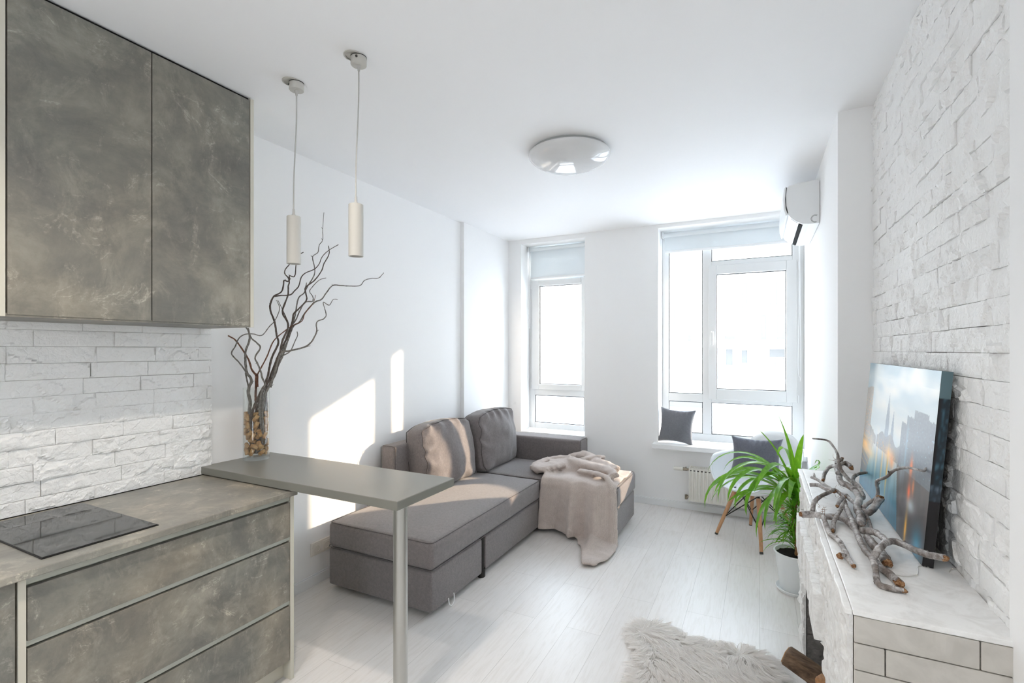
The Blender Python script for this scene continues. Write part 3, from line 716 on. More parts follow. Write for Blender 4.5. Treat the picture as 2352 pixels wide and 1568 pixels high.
WILLOW = [
('thick',[(-2549,1783,1085),(-2545,1776,1203),(-2537,1774,1261),(-2537,1762,1309),(-2528,1762,1344),(-2515,1766,1371),(-2512,1757,1398),(-2516,1739,1426),(-2514,1729,1496),(-2506,1727,1547),(-2491,1736,1598),(-2485,1731,1643),(-2490,1711,1680)],9,5,[([(-2554,1776,1342),(-2562,1765,1412),(-2562,1765,1423),(-2567,1758,1443),(-2582,1737,1482),(-2597,1706,1528),(-2592,1723,1567),(-2582,1737,1612),(-2566,1760,1635),(-2542,1793,1639),(-2522,1821,1630),(-2510,1838,1640),(-2495,1860,1680),(-2477,1884,1717),(-2463,1904,1782),(-2469,1896,1822),(-2474,1889,1835)],4,2)]),
('brown',[(-2545,1831,1038),(-2556,1826,1188),(-2563,1825,1275),(-2567,1830,1334),(-2572,1834,1405),(-2580,1833,1413),(-2595,1823,1440),(-2597,1806,1494),(-2597,1767,1554),(-2597,1726,1605),(-2597,1686,1627)],7,4,[([(-2548,1827,1339),(-2548,1827,1402),(-2547,1828,1414),(-2521,1864,1507),(-2500,1894,1601),(-2464,1943,1662),(-2443,1974,1691),(-2413,2015,1719),(-2402,2030,1768),(-2376,2067,1832),(-2369,2076,1878)],4,1.6)]),
('forked',[(-2486,1810,1027),(-2483,1799,1126),(-2480,1789,1220),(-2465,1795,1309),(-2450,1801,1359),(-2450,1784,1395),(-2446,1775,1425),(-2448,1757,1471),(-2449,1741,1509),(-2427,1756,1560),(-2429,1740,1585),(-2439,1710,1616),(-2439,1694,1666)],5,4,[]),
('twisted',[(-2533,1785,1093),(-2523,1803,1111),(-2505,1833,1183),(-2501,1843,1237),(-2501,1847,1319),(-2503,1849,1374),(-2501,1857,1401),(-2496,1868,1467),(-2491,1879,1514),(-2475,1905,1587),(-2482,1899,1634),(-2490,1893,1708),(-2504,1878,1768),(-2508,1877,1808),(-2499,1893,1856),(-2478,1927,1886),(-2473,1938,1927),(-2473,1942,1954),(-2464,1959,1950),(-2460,1970,1964),(-2463,1970,1985),(-2448,1994,1984),(-2446,2002,2051),(-2441,2013,2107),(-2426,2038,2131)],7,2.5,[([(-2471,1872,1853),(-2450,1901,1861),(-2422,1941,1867),(-2408,1961,1892),(-2395,1979,1921),(-2388,1989,1969),(-2375,2007,1998),(-2345,2048,2026),(-2330,2069,2059),(-2321,2083,2102),(-2300,2112,2143),(-2267,2158,2184)],3.5,2)]),
('looped',[(-2508,1758,1145),(-2507,1766,1206),(-2498,1785,1262),(-2485,1809,1327),(-2471,1834,1368),(-2450,1870,1421),(-2435,1897,1587),(-2418,1926,1688),(-2437,1906,1754),(-2440,1909,1788),(-2428,1931,1863),(-2429,1935,1918),(-2429,1942,1939),(-2435,1940,1966),(-2448,1927,1989),(-2449,1932,2016),(-2440,1951,2046),(-2433,1966,2085)],7,2.5,[([(-2401,1909,1713),(-2415,1889,1772),(-2430,1867,1831)],2.5,1.6)]),
('talldark',[(-2539,1797,1083),(-2539,1806,1184),(-2533,1823,1245),(-2523,1846,1319),(-2512,1870,1369),(-2504,1889,1433),(-2487,1922,1533),(-2466,1960,1629),(-2455,1984,1719),(-2455,1992,1760),(-2441,2021,1797),(-2422,2056,1847),(-2428,2056,1890),(-2432,2059,1925),(-2407,2103,1971),(-2388,2138,2031),(-2384,2153,2076),(-2370,2181,2141),(-2376,2181,2192)],6,3,[([(-2382,2017,1918),(-2380,2021,1945)],3,2)]),
('hooked',[(-2551,1822,1071),(-2549,1839,1211),(-2539,1866,1332),(-2533,1889,1375),(-2525,1913,1404),(-2503,1958,1554),(-2491,1988,1665),(-2475,2024,1728),(-2470,2045,1778),(-2458,2077,1837),(-2439,2117,1847),(-2445,2122,1876),(-2461,2114,1904),(-2463,2125,1927),(-2442,2168,1982),(-2424,2207,2000)],5,2,[]),
('longside',[(-2487,1828,1024),(-2491,1836,1065),(-2505,1828,1113),(-2517,1824,1199),(-2510,1845,1303),(-2500,1873,1361),(-2489,1900,1433),(-2473,1935,1520),(-2450,1979,1677),(-2433,2015,1713),(-2420,2045,1770),(-2396,2092,1835),(-2378,2129,1856),(-2368,2156,1897),(-2351,2191,1946),(-2327,2238,1950),(-2303,2283,1951),(-2271,2340,1959),(-2259,2369,1995),(-2239,2410,2011),(-2218,2452,2018),(-2203,2485,2056)],6,2,[]),
('tallest',[(-2552,1841,1076),(-2549,1856,1193),(-2549,1865,1272),(-2542,1886,1335),(-2536,1904,1382),(-2518,1939,1499),(-2494,1983,1602),(-2477,2017,1742),(-2470,2037,1855),(-2456,2067,1892),(-2449,2086,1933),(-2432,2120,2003),(-2434,2127,2051),(-2445,2122,2119),(-2432,2150,2151),(-2432,2160,2197),(-2425,2180,2232),(-2429,2184,2303),(-2429,2194,2407)],5,1.6,[([(-2387,2072,2106),(-2394,2063,2112)],2.2,1.6)]),
('lowright',[(-2484,1813,1085),(-2482,1807,1183),(-2469,1819,1288),(-2451,1836,1357),(-2435,1852,1422),(-2414,1873,1527),(-2382,1909,1544),(-2338,1964,1564),(-2311,1994,1594),(-2290,2016,1655),(-2288,2011,1695),(-2279,2016,1716),(-2258,2039,1730),(-2247,2046,1757),(-2253,2030,1824),(-2231,2053,1808),(-2215,2068,1842),(-2197,2086,1843)],6,1.6,[([(-2375,1966,1554),(-2340,2014,1574)],2.5,1.5)]),
('short',[(-2503,1848,1157),(-2489,1856,1315),(-2479,1859,1355),(-2472,1857,1342),(-2453,1873,1454),(-2433,1888,1507),(-2400,1923,1540),(-2381,1939,1594),(-2367,1947,1631),(-2363,1941,1654)],4,2.5,[([(-2491,1865,1354),(-2476,1886,1400),(-2476,1886,1440),(-2467,1899,1473)],2,1.5)]),
]
DRIFT=[
('upright',[([(319,2106,925),(334,2203,935),(334,2276,940),(354,2363,955),(353,2459,965),(333,2497,975),(312,2527,980),(318,2646,1005),(322,2733,1030)],12,9),([(368,2405,950),(372,2405,960),(366,2493,980),(342,2501,995),(314,2507,1030),(307,2552,1060),(310,2610,1085),(299,2671,1110),(281,2717,1125),(221,2676,1135)],8,3),([(309,2571,1005),(316,2743,1000),(297,2777,985),(271,2707,970),(258,2626,955)],8,6),([(366,2554,970),(369,2621,980),(396,2670,990),(435,2698,995)],7,5),([(324,2659,1040),(334,2680,1050)],9,8),([(317,2604,1035),(346,2654,1038),(360,2600,1030)],7,9)]),
('long',[([(308,2429,945),(299,2322,940),(299,2186,935),(295,2034,932),(291,1923,930),(291,1826,932),(294,1755,938),(292,1697,930),(286,1632,920),(298,1614,918),(337,1611,917)],8.5,6),([(294,1755,938),(313,1783,955),(346,1855,960),(376,1889,955),(397,1841,960),(415,1776,970),(429,1740,978),(449,1712,986)],8,8),([(309,2020,935),(337,1992,945),(348,1912,955),(350,1868,958)],10,7),([(286,1632,920),(278,1633,916)],4,4)]),
('left',[([(142,2154,925),(183,2164,928),(207,2148,928),(238,2164,928),(264,2162,928),(285,2135,927),(300,2067,922)],10,9),([(210,2136,932),(212,2052,925),(215,1982,920),(233,1936,919),(239,1857,918),(239,1789,918),(245,1729,918)],6.5,6),([(240,1796,919),(221,1788,922)],5,8),([(293,2304,944),(256,2161,936),(239,2105,925),(229,2031,918)],7,6)]),
('reaching',[([(353,2284,945),(383,2308,965),(402,2309,985),(405,2316,1015),(390,2243,1060),(399,2141,1100),(405,2052,1145),(404,1902,1185),(417,1869,1190),(440,1874,1185),(452,1895,1190),(454,1892,1182)],6,2.5),([(353,2279,935),(366,2249,935),(393,2283,960),(410,2297,985)],9,11),([(356,2231,930),(358,2202,922),(355,2139,916)],6,4)]),
('stub',[([(322,1995,922),(329,1909,923),(336,1851,924),(334,1782,925)],11,12)]),
('broken',[([(309,1791,920),(315,1734,920),(327,1699,920),(336,1650,920)],7,10)]),
('gnarled',[([(181,2185,935),(188,2229,955),(211,2269,970),(252,2360,970),(280,2431,965),(307,2384,952)],7,6),([(198,2529,950),(231,2526,955),(250,2455,960),(279,2424,962)],7,8),([(211,2606,970),(234,2559,968),(256,2478,965),(275,2422,962)],5,6),([(221,2597,976),(222,2629,982)],4,3),([(319,2416,950),(290,2349,950),(268,2256,945)],7,6),([(320,2399,950),(331,2333,946),(352,2301,940)],6,6)]),
]
WIRE= [[(312,1811,913),(325,1756,913),(355,1730,913),(397,1755,913),(415,1823,913),(434,1837,913),(443,1833,913)],[(486,1821,913),(501,1850,913),(548,1895,913)]]

# ================================================================== SOFA
t = thing('corner_sofa', (-1.9, 3.4, 0), 'grey brown fabric corner sofa with a chaise, along the left wall', 'sofa')
def seam(pts, r=.0028, closed=True):
    p = list(pts)+([pts[0]] if closed else [])
    return MB().tube(p, r, sides=6, sub=1, cap=not closed)
def rr(x0,x1,y0,y1,z,r,n=5):
    out = []
    for cx,cy,a0 in ((x1-r,y1-r,0),(x0+r,y1-r,PI/2),(x0+r,y0+r,PI),(x1-r,y0+r,1.5*PI)):
        for i in range(n+1): a = a0+i/n*PI/2; out.append((cx+r*math.cos(a),cy+r*math.sin(a),z))
    return out
def soft(seed, amp):
    def f(p):
        n = noise.noise(Vector((p.x*5+seed,p.y*5,p.z*5)))*amp + noise.noise(Vector((p.x*14,p.y*14+seed,p.z*14)))*amp*.35
        return p+Vector((0,0,n)) if p.z > .36 else p
    return f
SX0, SX1 = -2.495, -1.680
obj('seat_base', MB().rbox(SX0,SX1,2.295,2.868,.032,.268,.012,4), M['sofa'], t, smooth=True, split=60)
obj('seat_base', MB().rbox(SX0,SX1,2.912,3.842,.040,.268,.012,4), M['sofa'], t, smooth=True, split=60)
obj('seat_base', MB().rbox(-2.49,-1.025,3.850,4.500,.040,.268,.012,4), M['sofa'], t, smooth=True, split=60)
c = obj('seat_mattress', MB().rbox(SX0-.004,SX1+.006,2.288,3.846,.274,.438,.030,14,puff=.016,fn=soft(1,.005)), M['sofa'], t, smooth=True)
obj('piping', seam(rr(SX0+.004,SX1-.002,2.296,3.838,.4325,.03)), M['piping'], c, smooth=True)
obj('piping', seam(rr(SX0-.003,SX1+.005,2.289,3.845,.280,.02)), M['piping'], c, smooth=True)
c = obj('chaise_mattress', MB().rbox(-2.49,-1.012,3.853,4.506,.274,.438,.030,14,puff=.016,fn=soft(4,.005)), M['sofa'], t, smooth=True)
obj('piping', seam(rr(-2.482,-1.020,3.861,4.498,.4325,.03)), M['piping'], c, smooth=True)
b = obj('backrest', MB().rbox(-2.588,-2.445,2.880,4.73,.05,.822,.028,10), M['sofa'], t, smooth=True)
obj('piping', seam([(-2.4455,2.884,.06),(-2.4455,2.884,.80),(-2.450,2.884,.812),(-2.47,2.882,.8195),(-2.56,2.882,.8195),(-2.583,2.884,.808),(-2.5865,2.884,.06)], closed=False), M['piping'], b, smooth=True)
a = obj('armrest', MB().rbox(-2.44,-1.545,4.512,4.735,.05,.672,.028,10), M['sofa'], t, smooth=True)
obj('piping', seam([(-1.549,4.514,.06),(-1.549,4.514,.655),(-1.549,4.524,.668),(-1.549,4.545,.6715),(-1.549,4.70,.6715),(-1.549,4.726,.66),(-1.549,4.733,.06)], closed=False), M['piping'], a, smooth=True)
def sleg(x, y, z1=.05):
    obj('leg', MB().lathe([(0,0),(.026,0),(.028,.004),(.028,z1),(0,z1)], (x,y,0), 20), M['blackp'], t, smooth=True, split=40)
obj('front_post', MB().tube([(-1.697,2.890,.052),(-1.697,2.890,.272)], .017, sides=16), M['blackp'], t, smooth=True, split=40)
sleg(-1.700, 2.890, .055)
for x,y in ((-2.42,2.40),(-1.80,2.42),(-2.42,2.89),(-2.42,3.76),(-1.10,3.93),(-1.10,4.42),(-2.40,4.62),(-1.62,4.62)): sleg(x,y)
part_label(obj('pull_loop', MB().tube([(-1.672,2.455,.055),(-1.664,2.452,.022),(-1.660,2.475,.006),(-1.664,2.505,.020),(-1.672,2.512,.062)], .0028, sides=8, sub=6), M['trim'], t, smooth=True), 'white pull loop')

# back cushions
def back_cushion(yc, w, h, d, xf, z0, lean, seed, label):
    R = Matrix.Rotation(-lean, 4, 'Y'); T = Matrix.Translation((xf, yc, z0))
    Mx = T @ R
    def shape(p):
        x,y,z = p; u = y/(w/2); v = z/h*2-1
        bul = max(0,1-u*u)*max(0,1-abs(v)**2.4)
        s = (x+d)/d            # 0 back, 1 front
        x += .055*bul*s - .02*bul*(1-s)
        # slump: sides bulge, corners round, top edge puckers
        wr = math.exp(-((h-z)/.085)**2)
        x += s*wr*.019*math.sin(46*y+3*noise.noise(Vector((y*7+seed,z*6,0)))+seed)*(.4+.6*noise.noise(Vector((y*9,seed,2)))+.3)
        z2 = z-.030*u**4*max(0,v)-.012*(1-math.cos(u*2.2))*max(0,v)+.008*wr*noise.noise(Vector((y*11,x*8,seed)))
        n = noise.noise(Vector((y*6+seed,z*6,x*6)))*.010+noise.noise(Vector((y*15+seed,z*11,x*10)))*.004
        wl = math.exp(-((u+.92)/.16)**2)+.7*math.exp(-((v+.9)/.2)**2)
        x += n*1.3*s+s*wl*.011*math.sin(38*z+5*noise.noise(Vector((z*6,y*5,seed))))
        y *= 1-.045*max(0,abs(v)**3)+.02*(1-abs(v))
        return Mx @ Vector((x,y,z2))
    t = thing('back_cushion', (xf-d/2, yc, z0), label, 'cushion', 'loose back cushions on the sofa')
    c = obj('cover', MB().rbox(-d,0,-w/2,w/2,0,h,.045,34,fn=shape,rk=4), M['sofa'], t, smooth=True)
    def ring(x, off):
        pts = []
        for i in range(33): pts.append((x,-w/2+off+(w-2*off)*i/32,h-off))
        for i in range(1,25): pts.append((x,w/2-off,h-off-(h-2*off)*i/24))
        for i in range(1,33): pts.append((x,w/2-off-(w-2*off)*i/32,off))
        for i in range(1,24): pts.append((x,-w/2+off,off+(h-2*off)*i/24))
        return [shape(Vector(p)) for p in pts]
    obj('piping', seam(ring(-.011,.011), .0032), M['piping'], c, smooth=True)
    obj('piping', seam(ring(-d+.011,.011), .0032), M['piping'], c, smooth=True)
    return t
back_cushion(3.392, .715, .535, .185, -2.235, .452, math.radians(9), 2.0, 'grey brown back cushion striped by sunlight, nearer the bar counter')
back_cushion(4.125, .690, .545, .185, -2.185, .452, math.radians(7), 7.0, 'grey brown back cushion in shade, beside the sofa armrest under the narrow window')

# throw blanket
def closed_sheet(P, th):
    P = np.array(P); nv, nu, _ = P.shape
    du = np.gradient(P, axis=1); dv = np.gradient(P, axis=0)
    N = np.cross(du, dv); N /= np.linalg.norm(N, axis=2, keepdims=True)+1e-9
    A = P+N*th/2; B = P-N*th/2; mb = MB(); k = nv*nu
    vs = [tuple(p) for p in A.reshape(-1,3)]+[tuple(p) for p in B.reshape(-1,3)]; fs = []
    for j in range(nv-1):
        for i in range(nu-1):
            a = j*nu+i; fs.append((a,a+1,a+nu+1,a+nu)); fs.append((k+a,k+a+nu,k+a+nu+1,k+a+1))
    ring = [i for i in range(nu)]+[j*nu+nu-1 for j in range(1,nv)]+[(nv-1)*nu+i for i in range(nu-2,-1,-1)]+[j*nu for j in range(nv-2,0,-1)]
    for q in range(len(ring)):
        a, b = ring[q], ring[(q+1)%len(ring)]; fs.append((a,k+a,k+b,b))
    return mb.add(vs, fs)
def lerp_tab(tab, u):
    for (a,va),(b,vb) in zip(tab, tab[1:]):
        if u <= b:
            s = (u-a)/(b-a); s = s*s*(3-2*s); return va+(vb-va)*s
    return tab[-1][1]
def bl(u, v):
    drop = lerp_tab([(0,.425),(.3,.425),(.42,.45),(.50,.455),(.56,.62),(.75,.83),(.85,.86),(.95,.72),(1,.55)], u)
    s = v*(.50+drop); yE = 3.842
    fold = 2.2*(.026*math.exp(-((u-.44)/.055)**2)+.035*math.exp(-((u-.74)/.07)**2)+.030*math.exp(-((u-.95)/.05)**2)+.010*math.sin(17*u+1)+.010*math.sin(31*u)*u)
    x = -1.665+.655*u
    r = .05
    if s < .50:
        y = yE+.50-s; z = .468; q = 0
        z += .014*noise.noise(Vector((x*7,y*7,1)))+.012*abs(noise.noise(Vector((x*13+4,y*9,2))))
        e = max(0, (r-(y-yE))/r) if y-yE < r else 0
        z -= .016*e*e
        return (x, y, z)
    d = s-.50; fall = .435
    if d < fall:
        q = d/fall; z = .455-d
        out = .018+fold*(.25+.75*q)+.075*q*q*max(0,(u-.35))*1.3
        out += q*(.012*noise.noise(Vector((x*12,z*5,3)))+.008*noise.noise(Vector((x*24,z*14,8))))
        y = yE-out+ (0 if d > .04 else .02*(1-d/.04))
        x += .05*(u-.45)*q
        return (x, y, z)
    g = d-fall
    out = .018+fold+.075*max(0,(u-.35))*1.3
    x += .05*(u-.45)+g*.10
    y = yE-out-g*.93
    z = .020+.035*max(0,fold/.035)*math.exp(-g/.12)+.022*max(0,noise.noise(Vector((x*9,y*9,5))))*min(1,g/.05)
    return (x, y, z)
NU, NV = 90, 120
mb = closed_sheet([[bl(i/NU, j/NV) for i in range(NU+1)] for j in range(NV+1)], .016)
mb.tube([(-1.80,3.99,.492),(-1.815,4.13,.500),(-1.74,4.27,.520),(-1.60,4.26,.545),(-1.50,4.17,.55),(-1.36,4.14,.535),(-1.22,4.08,.535),(-1.11,4.01,.535),(-1.055,3.93,.52)], .050, .042, sides=14, sub=6, rn=.5, vflat=.62, nf=28)
mb.tube([(-1.80,4.0,.49),(-1.70,3.95,.50),(-1.62,4.02,.515),(-1.55,4.10,.53)], .050, .042, sides=14, sub=6, rn=.5, seed=5, vflat=.6)
mb.tube([(-1.66,4.42,.49),(-1.56,4.46,.535),(-1.45,4.44,.56),(-1.36,4.36,.53),(-1.22,4.25,.53),(-1.10,4.15,.515)], .058, .046, sides=14, sub=6, rn=.5, seed=9, vflat=.62, nf=30)
mb.tube([(-1.55,4.36,.49),(-1.46,4.34,.53),(-1.33,4.40,.56),(-1.30,4.46,.545)], .042, .03, sides=12, sub=6, rn=.45, seed=3, vflat=.65, nf=40)
mb.tube([(-1.40,4.05,.50),(-1.28,4.00,.51),(-1.18,3.95,.515),(-1.09,3.88,.50),(-1.05,3.83,.43),(-1.030,3.805,.30),(-1.02,3.79,.15)], .034, .022, sides=12, sub=6, rn=.4, seed=13, vflat=.6)
mb.tube([(-1.72,4.15,.475),(-1.4,4.22,.49),(-1.15,4.12,.485)], .12, .10, sides=16, sub=6, rn=.35, seed=21, vflat=.55, nf=26)
mb.tube([(-1.80,4.00,.482),(-1.70,4.08,.495),(-1.58,4.16,.505)], .095, .085, sides=16, sub=6, rn=.4, seed=31, vflat=.42, nf=24)
o = obj('throw_blanket', mb, M['knit'], smooth=True, origin=(-1.33,3.9,0))
md = o.modifiers.new('weave','REMESH'); md.mode = 'VOXEL'; md.voxel_size = .0085; md.use_smooth_shade = True
md = o.modifiers.new('soft','SMOOTH'); md.factor = .6; md.iterations = 8
tag(o, 'taupe knitted throw bunched on the sofa chaise and trailing on the floor', 'blanket')

# ================================================================== PILLOWS
def pillow(name, center, w, h, th, normal, up, mat, label, seed):
    n = Vector(normal).normalized(); u_ = Vector(up); ux = u_.cross(n).normalized(); uy = n.cross(ux).normalized()
    C = Vector(center); N = 34; mb = MB()
    def P(i, j, s):
        u = i/N*2-1; v = j/N*2-1
        x = u*w/2*1.04*(1-.135*(1-v*v)); y = v*h/2*1.04*(1-.135*(1-u*u))
        g = max(0,(1-u*u)*(1-v*v)); z = s*th/2*g**.42
        e = 1-max(abs(u),abs(v))
        z += s*g**.5*(.010*noise.noise(Vector((x*9+seed,y*9,s))) + .008*math.exp(-(e/.22)**2)*math.sin(26*(u+v)+seed))
        pu = .010*math.sin(30*u+seed)*math.exp(-((1-v)/.25)**2)*g**.3
        return C+ux*x+uy*(y-abs(pu)*.3)+n*(z+pu*s)
    mb.grid(lambda a,b: P(a*N,b*N,1), N, N); mb.grid(lambda a,b: P(a*N,b*N,-1), N, N, flip=True)
    o = obj(name, mb, mat, smooth=True, origin=tuple(C-uy*(h/2)))
    md = o.modifiers.new('seam','WELD'); md.merge_threshold = .0004
    return tag(o, label, 'pillow')
pillow('throw_pillow', (-.735,5.055,.797), .335,.335,.13, (-.12,-1,.22), (.04,0,1), M['pillow'], 'charcoal throw pillow propped on the wide window sill', 1)
pillow('throw_pillow', (-.030,4.445,.672), .375,.325,.13, (-.22,-1,.36), (-.03,0,1), M['pillow2'], 'dark slate throw pillow sitting in the white armchair', 6)

# ================================================================== ARMCHAIR
cc = Vector((-.03, 4.487, 0)); fv = Vector((-.58,-.815,0)).normalized(); sv = Vector((-fv.y, fv.x, 0))*-1
t = thing('armchair', tuple(cc), 'white moulded plastic armchair on beech legs in front of the radiator', 'chair')
RIM = [(0,0,.285,.862),(20,.105,.285,.852),(40,.20,.262,.79),(58,.262,.20,.715),(78,.300,.10,.672),(100,.315,-.02,.664),(122,.305,-.13,.645),(142,.268,-.205,.560),(160,.175,-.250,.462),(180,0,-.262,.438)]
def rim(ph):
    d = abs(ph); 
    for k in range(len(RIM)-1):
        if d <= RIM[k+1][0]+1e-9:
            p0 = RIM[max(k-1,0)]; p1 = RIM[k]; p2 = RIM[k+1]; p3 = RIM[min(k+2,len(RIM)-1)]; q = (d-p1[0])/(p2[0]-p1[0]); o = []
            for c in (1,2,3):
                a,b,e,f = p0[c],p1[c],p2[c],p3[c]
                if c == 1 and k == 0: a = -p2[1]
                if c == 1 and k == len(RIM)-2: f = -p1[1]
                o.append(.5*((2*b)+(e-a)*q+(2*a-5*b+4*e-f)*q*q+(-a+3*b-3*e+f)*q**3))
            return (math.copysign(1,ph)*o[0], o[1], o[2])
NA, NT = 96, 26
vs = []; fs = []
for j in range(NT+1):
    tt = j/NT; lip = 0
    if j == NT: tt = 1; lip = .010
    for i in range(NA):
        ph = -180+360*i/NA; a,bb,z = rim(ph)
        g = 1-(1-min(tt*.97+.03,1))**1.9; k = tt**2.5; L = math.hypot(a,bb)
        A = a*g*(1+lip/L); B = (bb*g+ .02*(1-g))*(1+lip/L); Z = .402+(z-.402)*k-.004*(lip > 0)-.006*(1-tt)
        p = cc+sv*A-fv*B; vs.append((p.x,p.y,Z))
for j in range(NT):
    for i in range(NA): i2 = (i+1)%NA; fs.append((j*NA+i,j*NA+i2,(j+1)*NA+i2,(j+1)*NA+i))
fs.append(tuple(range(NA-1,-1,-1)))
obj('seat_shell', MB().add(vs, fs), M['shell'], t, smooth=True, solid=.007)
feet = [Vector((-.327,4.447,0)),Vector((.012,4.167,0)),Vector((.267,4.526,0)),Vector((-.072,4.806,0))]
tops = []
for f in feet:
    top = cc+(f-cc)*.52+Vector((0,0,.375)); tops.append(top)
    lg = obj('leg', MB().tube([f+Vector((0,0,.0)),f*.5+top*.5,top], .0125,.0175, sides=16), M['beech'], t, smooth=True, split=50)
    d = (top-f).normalized()
    obj('foot_cap', MB().tube([f,f+d*.014], .0132,.0134, sides=16), M['acgap'], lg, smooth=True, split=50)
    obj('leg_bracket', MB().tube([top+d*-.02,top+d*.012,top+Vector((0,0,.035))*1.0+(cc-top).normalized()*.0], .010, sides=10, sub=1), M['blackp'], lg, smooth=True)
mb = MB()
for k in range(4):
    a, b = k, (k+1)%4
    for m_, n_ in ((a,b),(b,a)):
        lo = feet[m_].lerp(tops[m_], .40); hi = tops[n_].lerp(cc+Vector((0,0,.385)), .25)
        mb.tube([lo,hi], .0042, sides=8)
for k in range(4): mb.tube([tops[k]+Vector((0,0,.01)), cc+Vector((0,0,.392))], .0055, sides=8)
obj('wire_brace', mb, M['blackp'], t, smooth=True, split=50)

# ================================================================== PLANT
PX, PY = .207, 3.63
t = thing('potted_plant', (PX,PY,0), 'green strap-leaved plant in a white pot between the armchair and the fireplace', 'plant')
obj('pot', MB().lathe([(0,.012),(.085,.012),(.092,.02),(.117,.232),(.127,.246),(.125,.254),(.118,.252),(.109,.228),(0,.226)], (PX,PY,0), 48), M['pot'], t, smooth=True, split=35)
obj('saucer', MB().lathe([(0,0),(.10,0),(.116,.022),(.113,.026),(.098,.010),(0,.010)], (PX,PY,0), 48), M['pot'], t, smooth=True, split=35)
obj('soil', MB().grid(lambda a,b: (PX+(.116*(b))*math.cos(2*PI*a), PY+.116*b*math.sin(2*PI*a), .232+.008*noise.noise(Vector((math.cos(2*PI*a)*b*9,math.sin(2*PI*a)*b*9,0)))), 40, 12), M['soil'], t, smooth=True)
mb = MB().tube([(PX+.01,PY,.22),(PX+.005,PY-.01,.34),(PX-.01,PY+.005,.46),(PX,PY,.60)], .016,.012, sides=10, rn=.3).tube([(PX+.03,PY+.03,.22),(PX+.05,PY+.06,.4),(PX+.075,PY+.09,.60)], .013,.010, sides=10, rn=.3)
obj('stem', mb, M['logtan'], t, smooth=True)
def leaf(mb, p0, az, e0, L, w, droop, tw=0., n=14, power=1.5, maxx=None):
    p = Vector(p0); vs = []; fs = []; step = L/n
    for i in range(n+1):
        q = i/n; e = e0-droop*q**power
        d = Vector((math.cos(az)*math.cos(e), math.sin(az)*math.cos(e), math.sin(e)))
        side = Vector((-math.sin(az), math.cos(az), 0)); nr = side.cross(d)*-1
        a = tw*q; s2 = side*math.cos(a)+nr*math.sin(a)
        ww = w/2*min(1,.45+2.2*q)*max(0,1-q**3.2)**.8+.0003
        c = p
        if maxx is not None and c.x > maxx: c = Vector((maxx-(c.x-maxx)*.15, c.y, c.z))
        v3 = [c-s2*ww+nr*ww*.22, c-nr*ww*.10, c+s2*ww+nr*ww*.22]
        if maxx is not None: v3 = [Vector((min(k_.x, maxx), k_.y, k_.z)) for k_ in v3]
        vs += v3
        p = p+d*step
    for i in range(n):
        for k in range(2): fs.append((i*3+k,i*3+k+1,i*3+k+4,i*3+k+3))
    mb.add(vs, fs)
rnd = random.Random(8); mb = MB(); D = math.radians
big = [(200,72,.50,.034,150),(215,64,.58,.032,165),(188,60,.56,.034,160),(228,56,.52,.034,150),(175,70,.54,.032,155),(240,74,.46,.034,140),(205,48,.50,.030,120),(180,40,.46,.030,110),
       (250,50,.42,.032,120),(160,62,.44,.03,140),(265,66,.40,.034,120),(150,76,.42,.032,150),(222,30,.40,.028,80),(255,24,.36,.028,75),(195,80,.40,.036,40),(280,80,.40,.036,35),(235,84,.42,.036,30),(300,70,.34,.03,110),
       (110,74,.40,.03,140),(70,72,.40,.03,150),(40,76,.36,.03,150),(90,60,.38,.03,140),(130,55,.40,.03,130),(20,82,.34,.03,120),(275,40,.36,.03,95),(210,20,.34,.026,60),(222,56,.46,.032,165),(240,50,.44,.032,160),(255,60,.46,.03,165),(212,44,.40,.03,150),(268,52,.42,.03,160),(235,36,.40,.03,140)]
for i,(az,e,L,w,dr) in enumerate(big):
    c0 = (PX+rnd.uniform(-.012,.012), PY+rnd.uniform(-.012,.012), .53+rnd.uniform(0,.11))
    leaf(mb, c0, D(az+rnd.uniform(-5,5)), D(e), L*1.38, w*1.3, D(dr), rnd.uniform(-.7,.7), 16, rnd.uniform(1.0,1.6), .345)
for i in range(14):
    leaf(mb, (PX+.075,PY+.09,.57+rnd.uniform(0,.06)), D(rnd.uniform(0,360)), D(rnd.uniform(45,80)), rnd.uniform(.26,.38), .026, D(rnd.uniform(90,150)), rnd.uniform(-.6,.6), 14, 1.3, .345)
for i in range(170):
    z = rnd.uniform(.26,.54); az = D(rnd.uniform(120,330)) if rnd.random() < .8 else D(rnd.uniform(0,360))
    leaf(mb, (PX+rnd.uniform(-.015,.02), PY+rnd.uniform(-.015,.015), z), az, D(rnd.uniform(15,70)), rnd.uniform(.11,.24), rnd.uniform(.007,.013), D(rnd.uniform(40,120)), rnd.uniform(-.5,.5), 8, 1.3, .345)
obj('foliage', mb, M['leaf'], t, smooth=True)

# ================================================================== SHEEPSKIN
t = thing('sheepskin_rug', (-.26, 2.35, 0), 'pale fluffy sheepskin rug lying on the pale wood floor', 'rug')
OUT = [(-.545,2.80),(-.60,2.74),(-.615,2.66),(-.55,2.60),(-.52,2.50),(-.51,2.38),(-.50,2.2),(-.52,2.0),(-.52,1.8),(-.58,1.66),(-.46,1.60),(-.30,1.62),(-.12,1.58),(.02,1.66),(.03,1.85),(.05,2.05),(.045,2.3),(.05,2.48),(.075,2.56),(.05,2.68),(-.02,2.755),(-.10,2.76),(-.17,2.72),(-.26,2.71),(-.33,2.73),(-.40,2.715),(-.45,2.75),(-.49,2.80)]
def inside(x, y):
    r = False; n = len(OUT)
    for i in range(n):
        x1,y1 = OUT[i]; x2,y2 = OUT[(i+1)%n]
        if (y1 > y) != (y2 > y) and x < (x2-x1)*(y-y1)/(y2-y1)+x1: r = not r
    return r
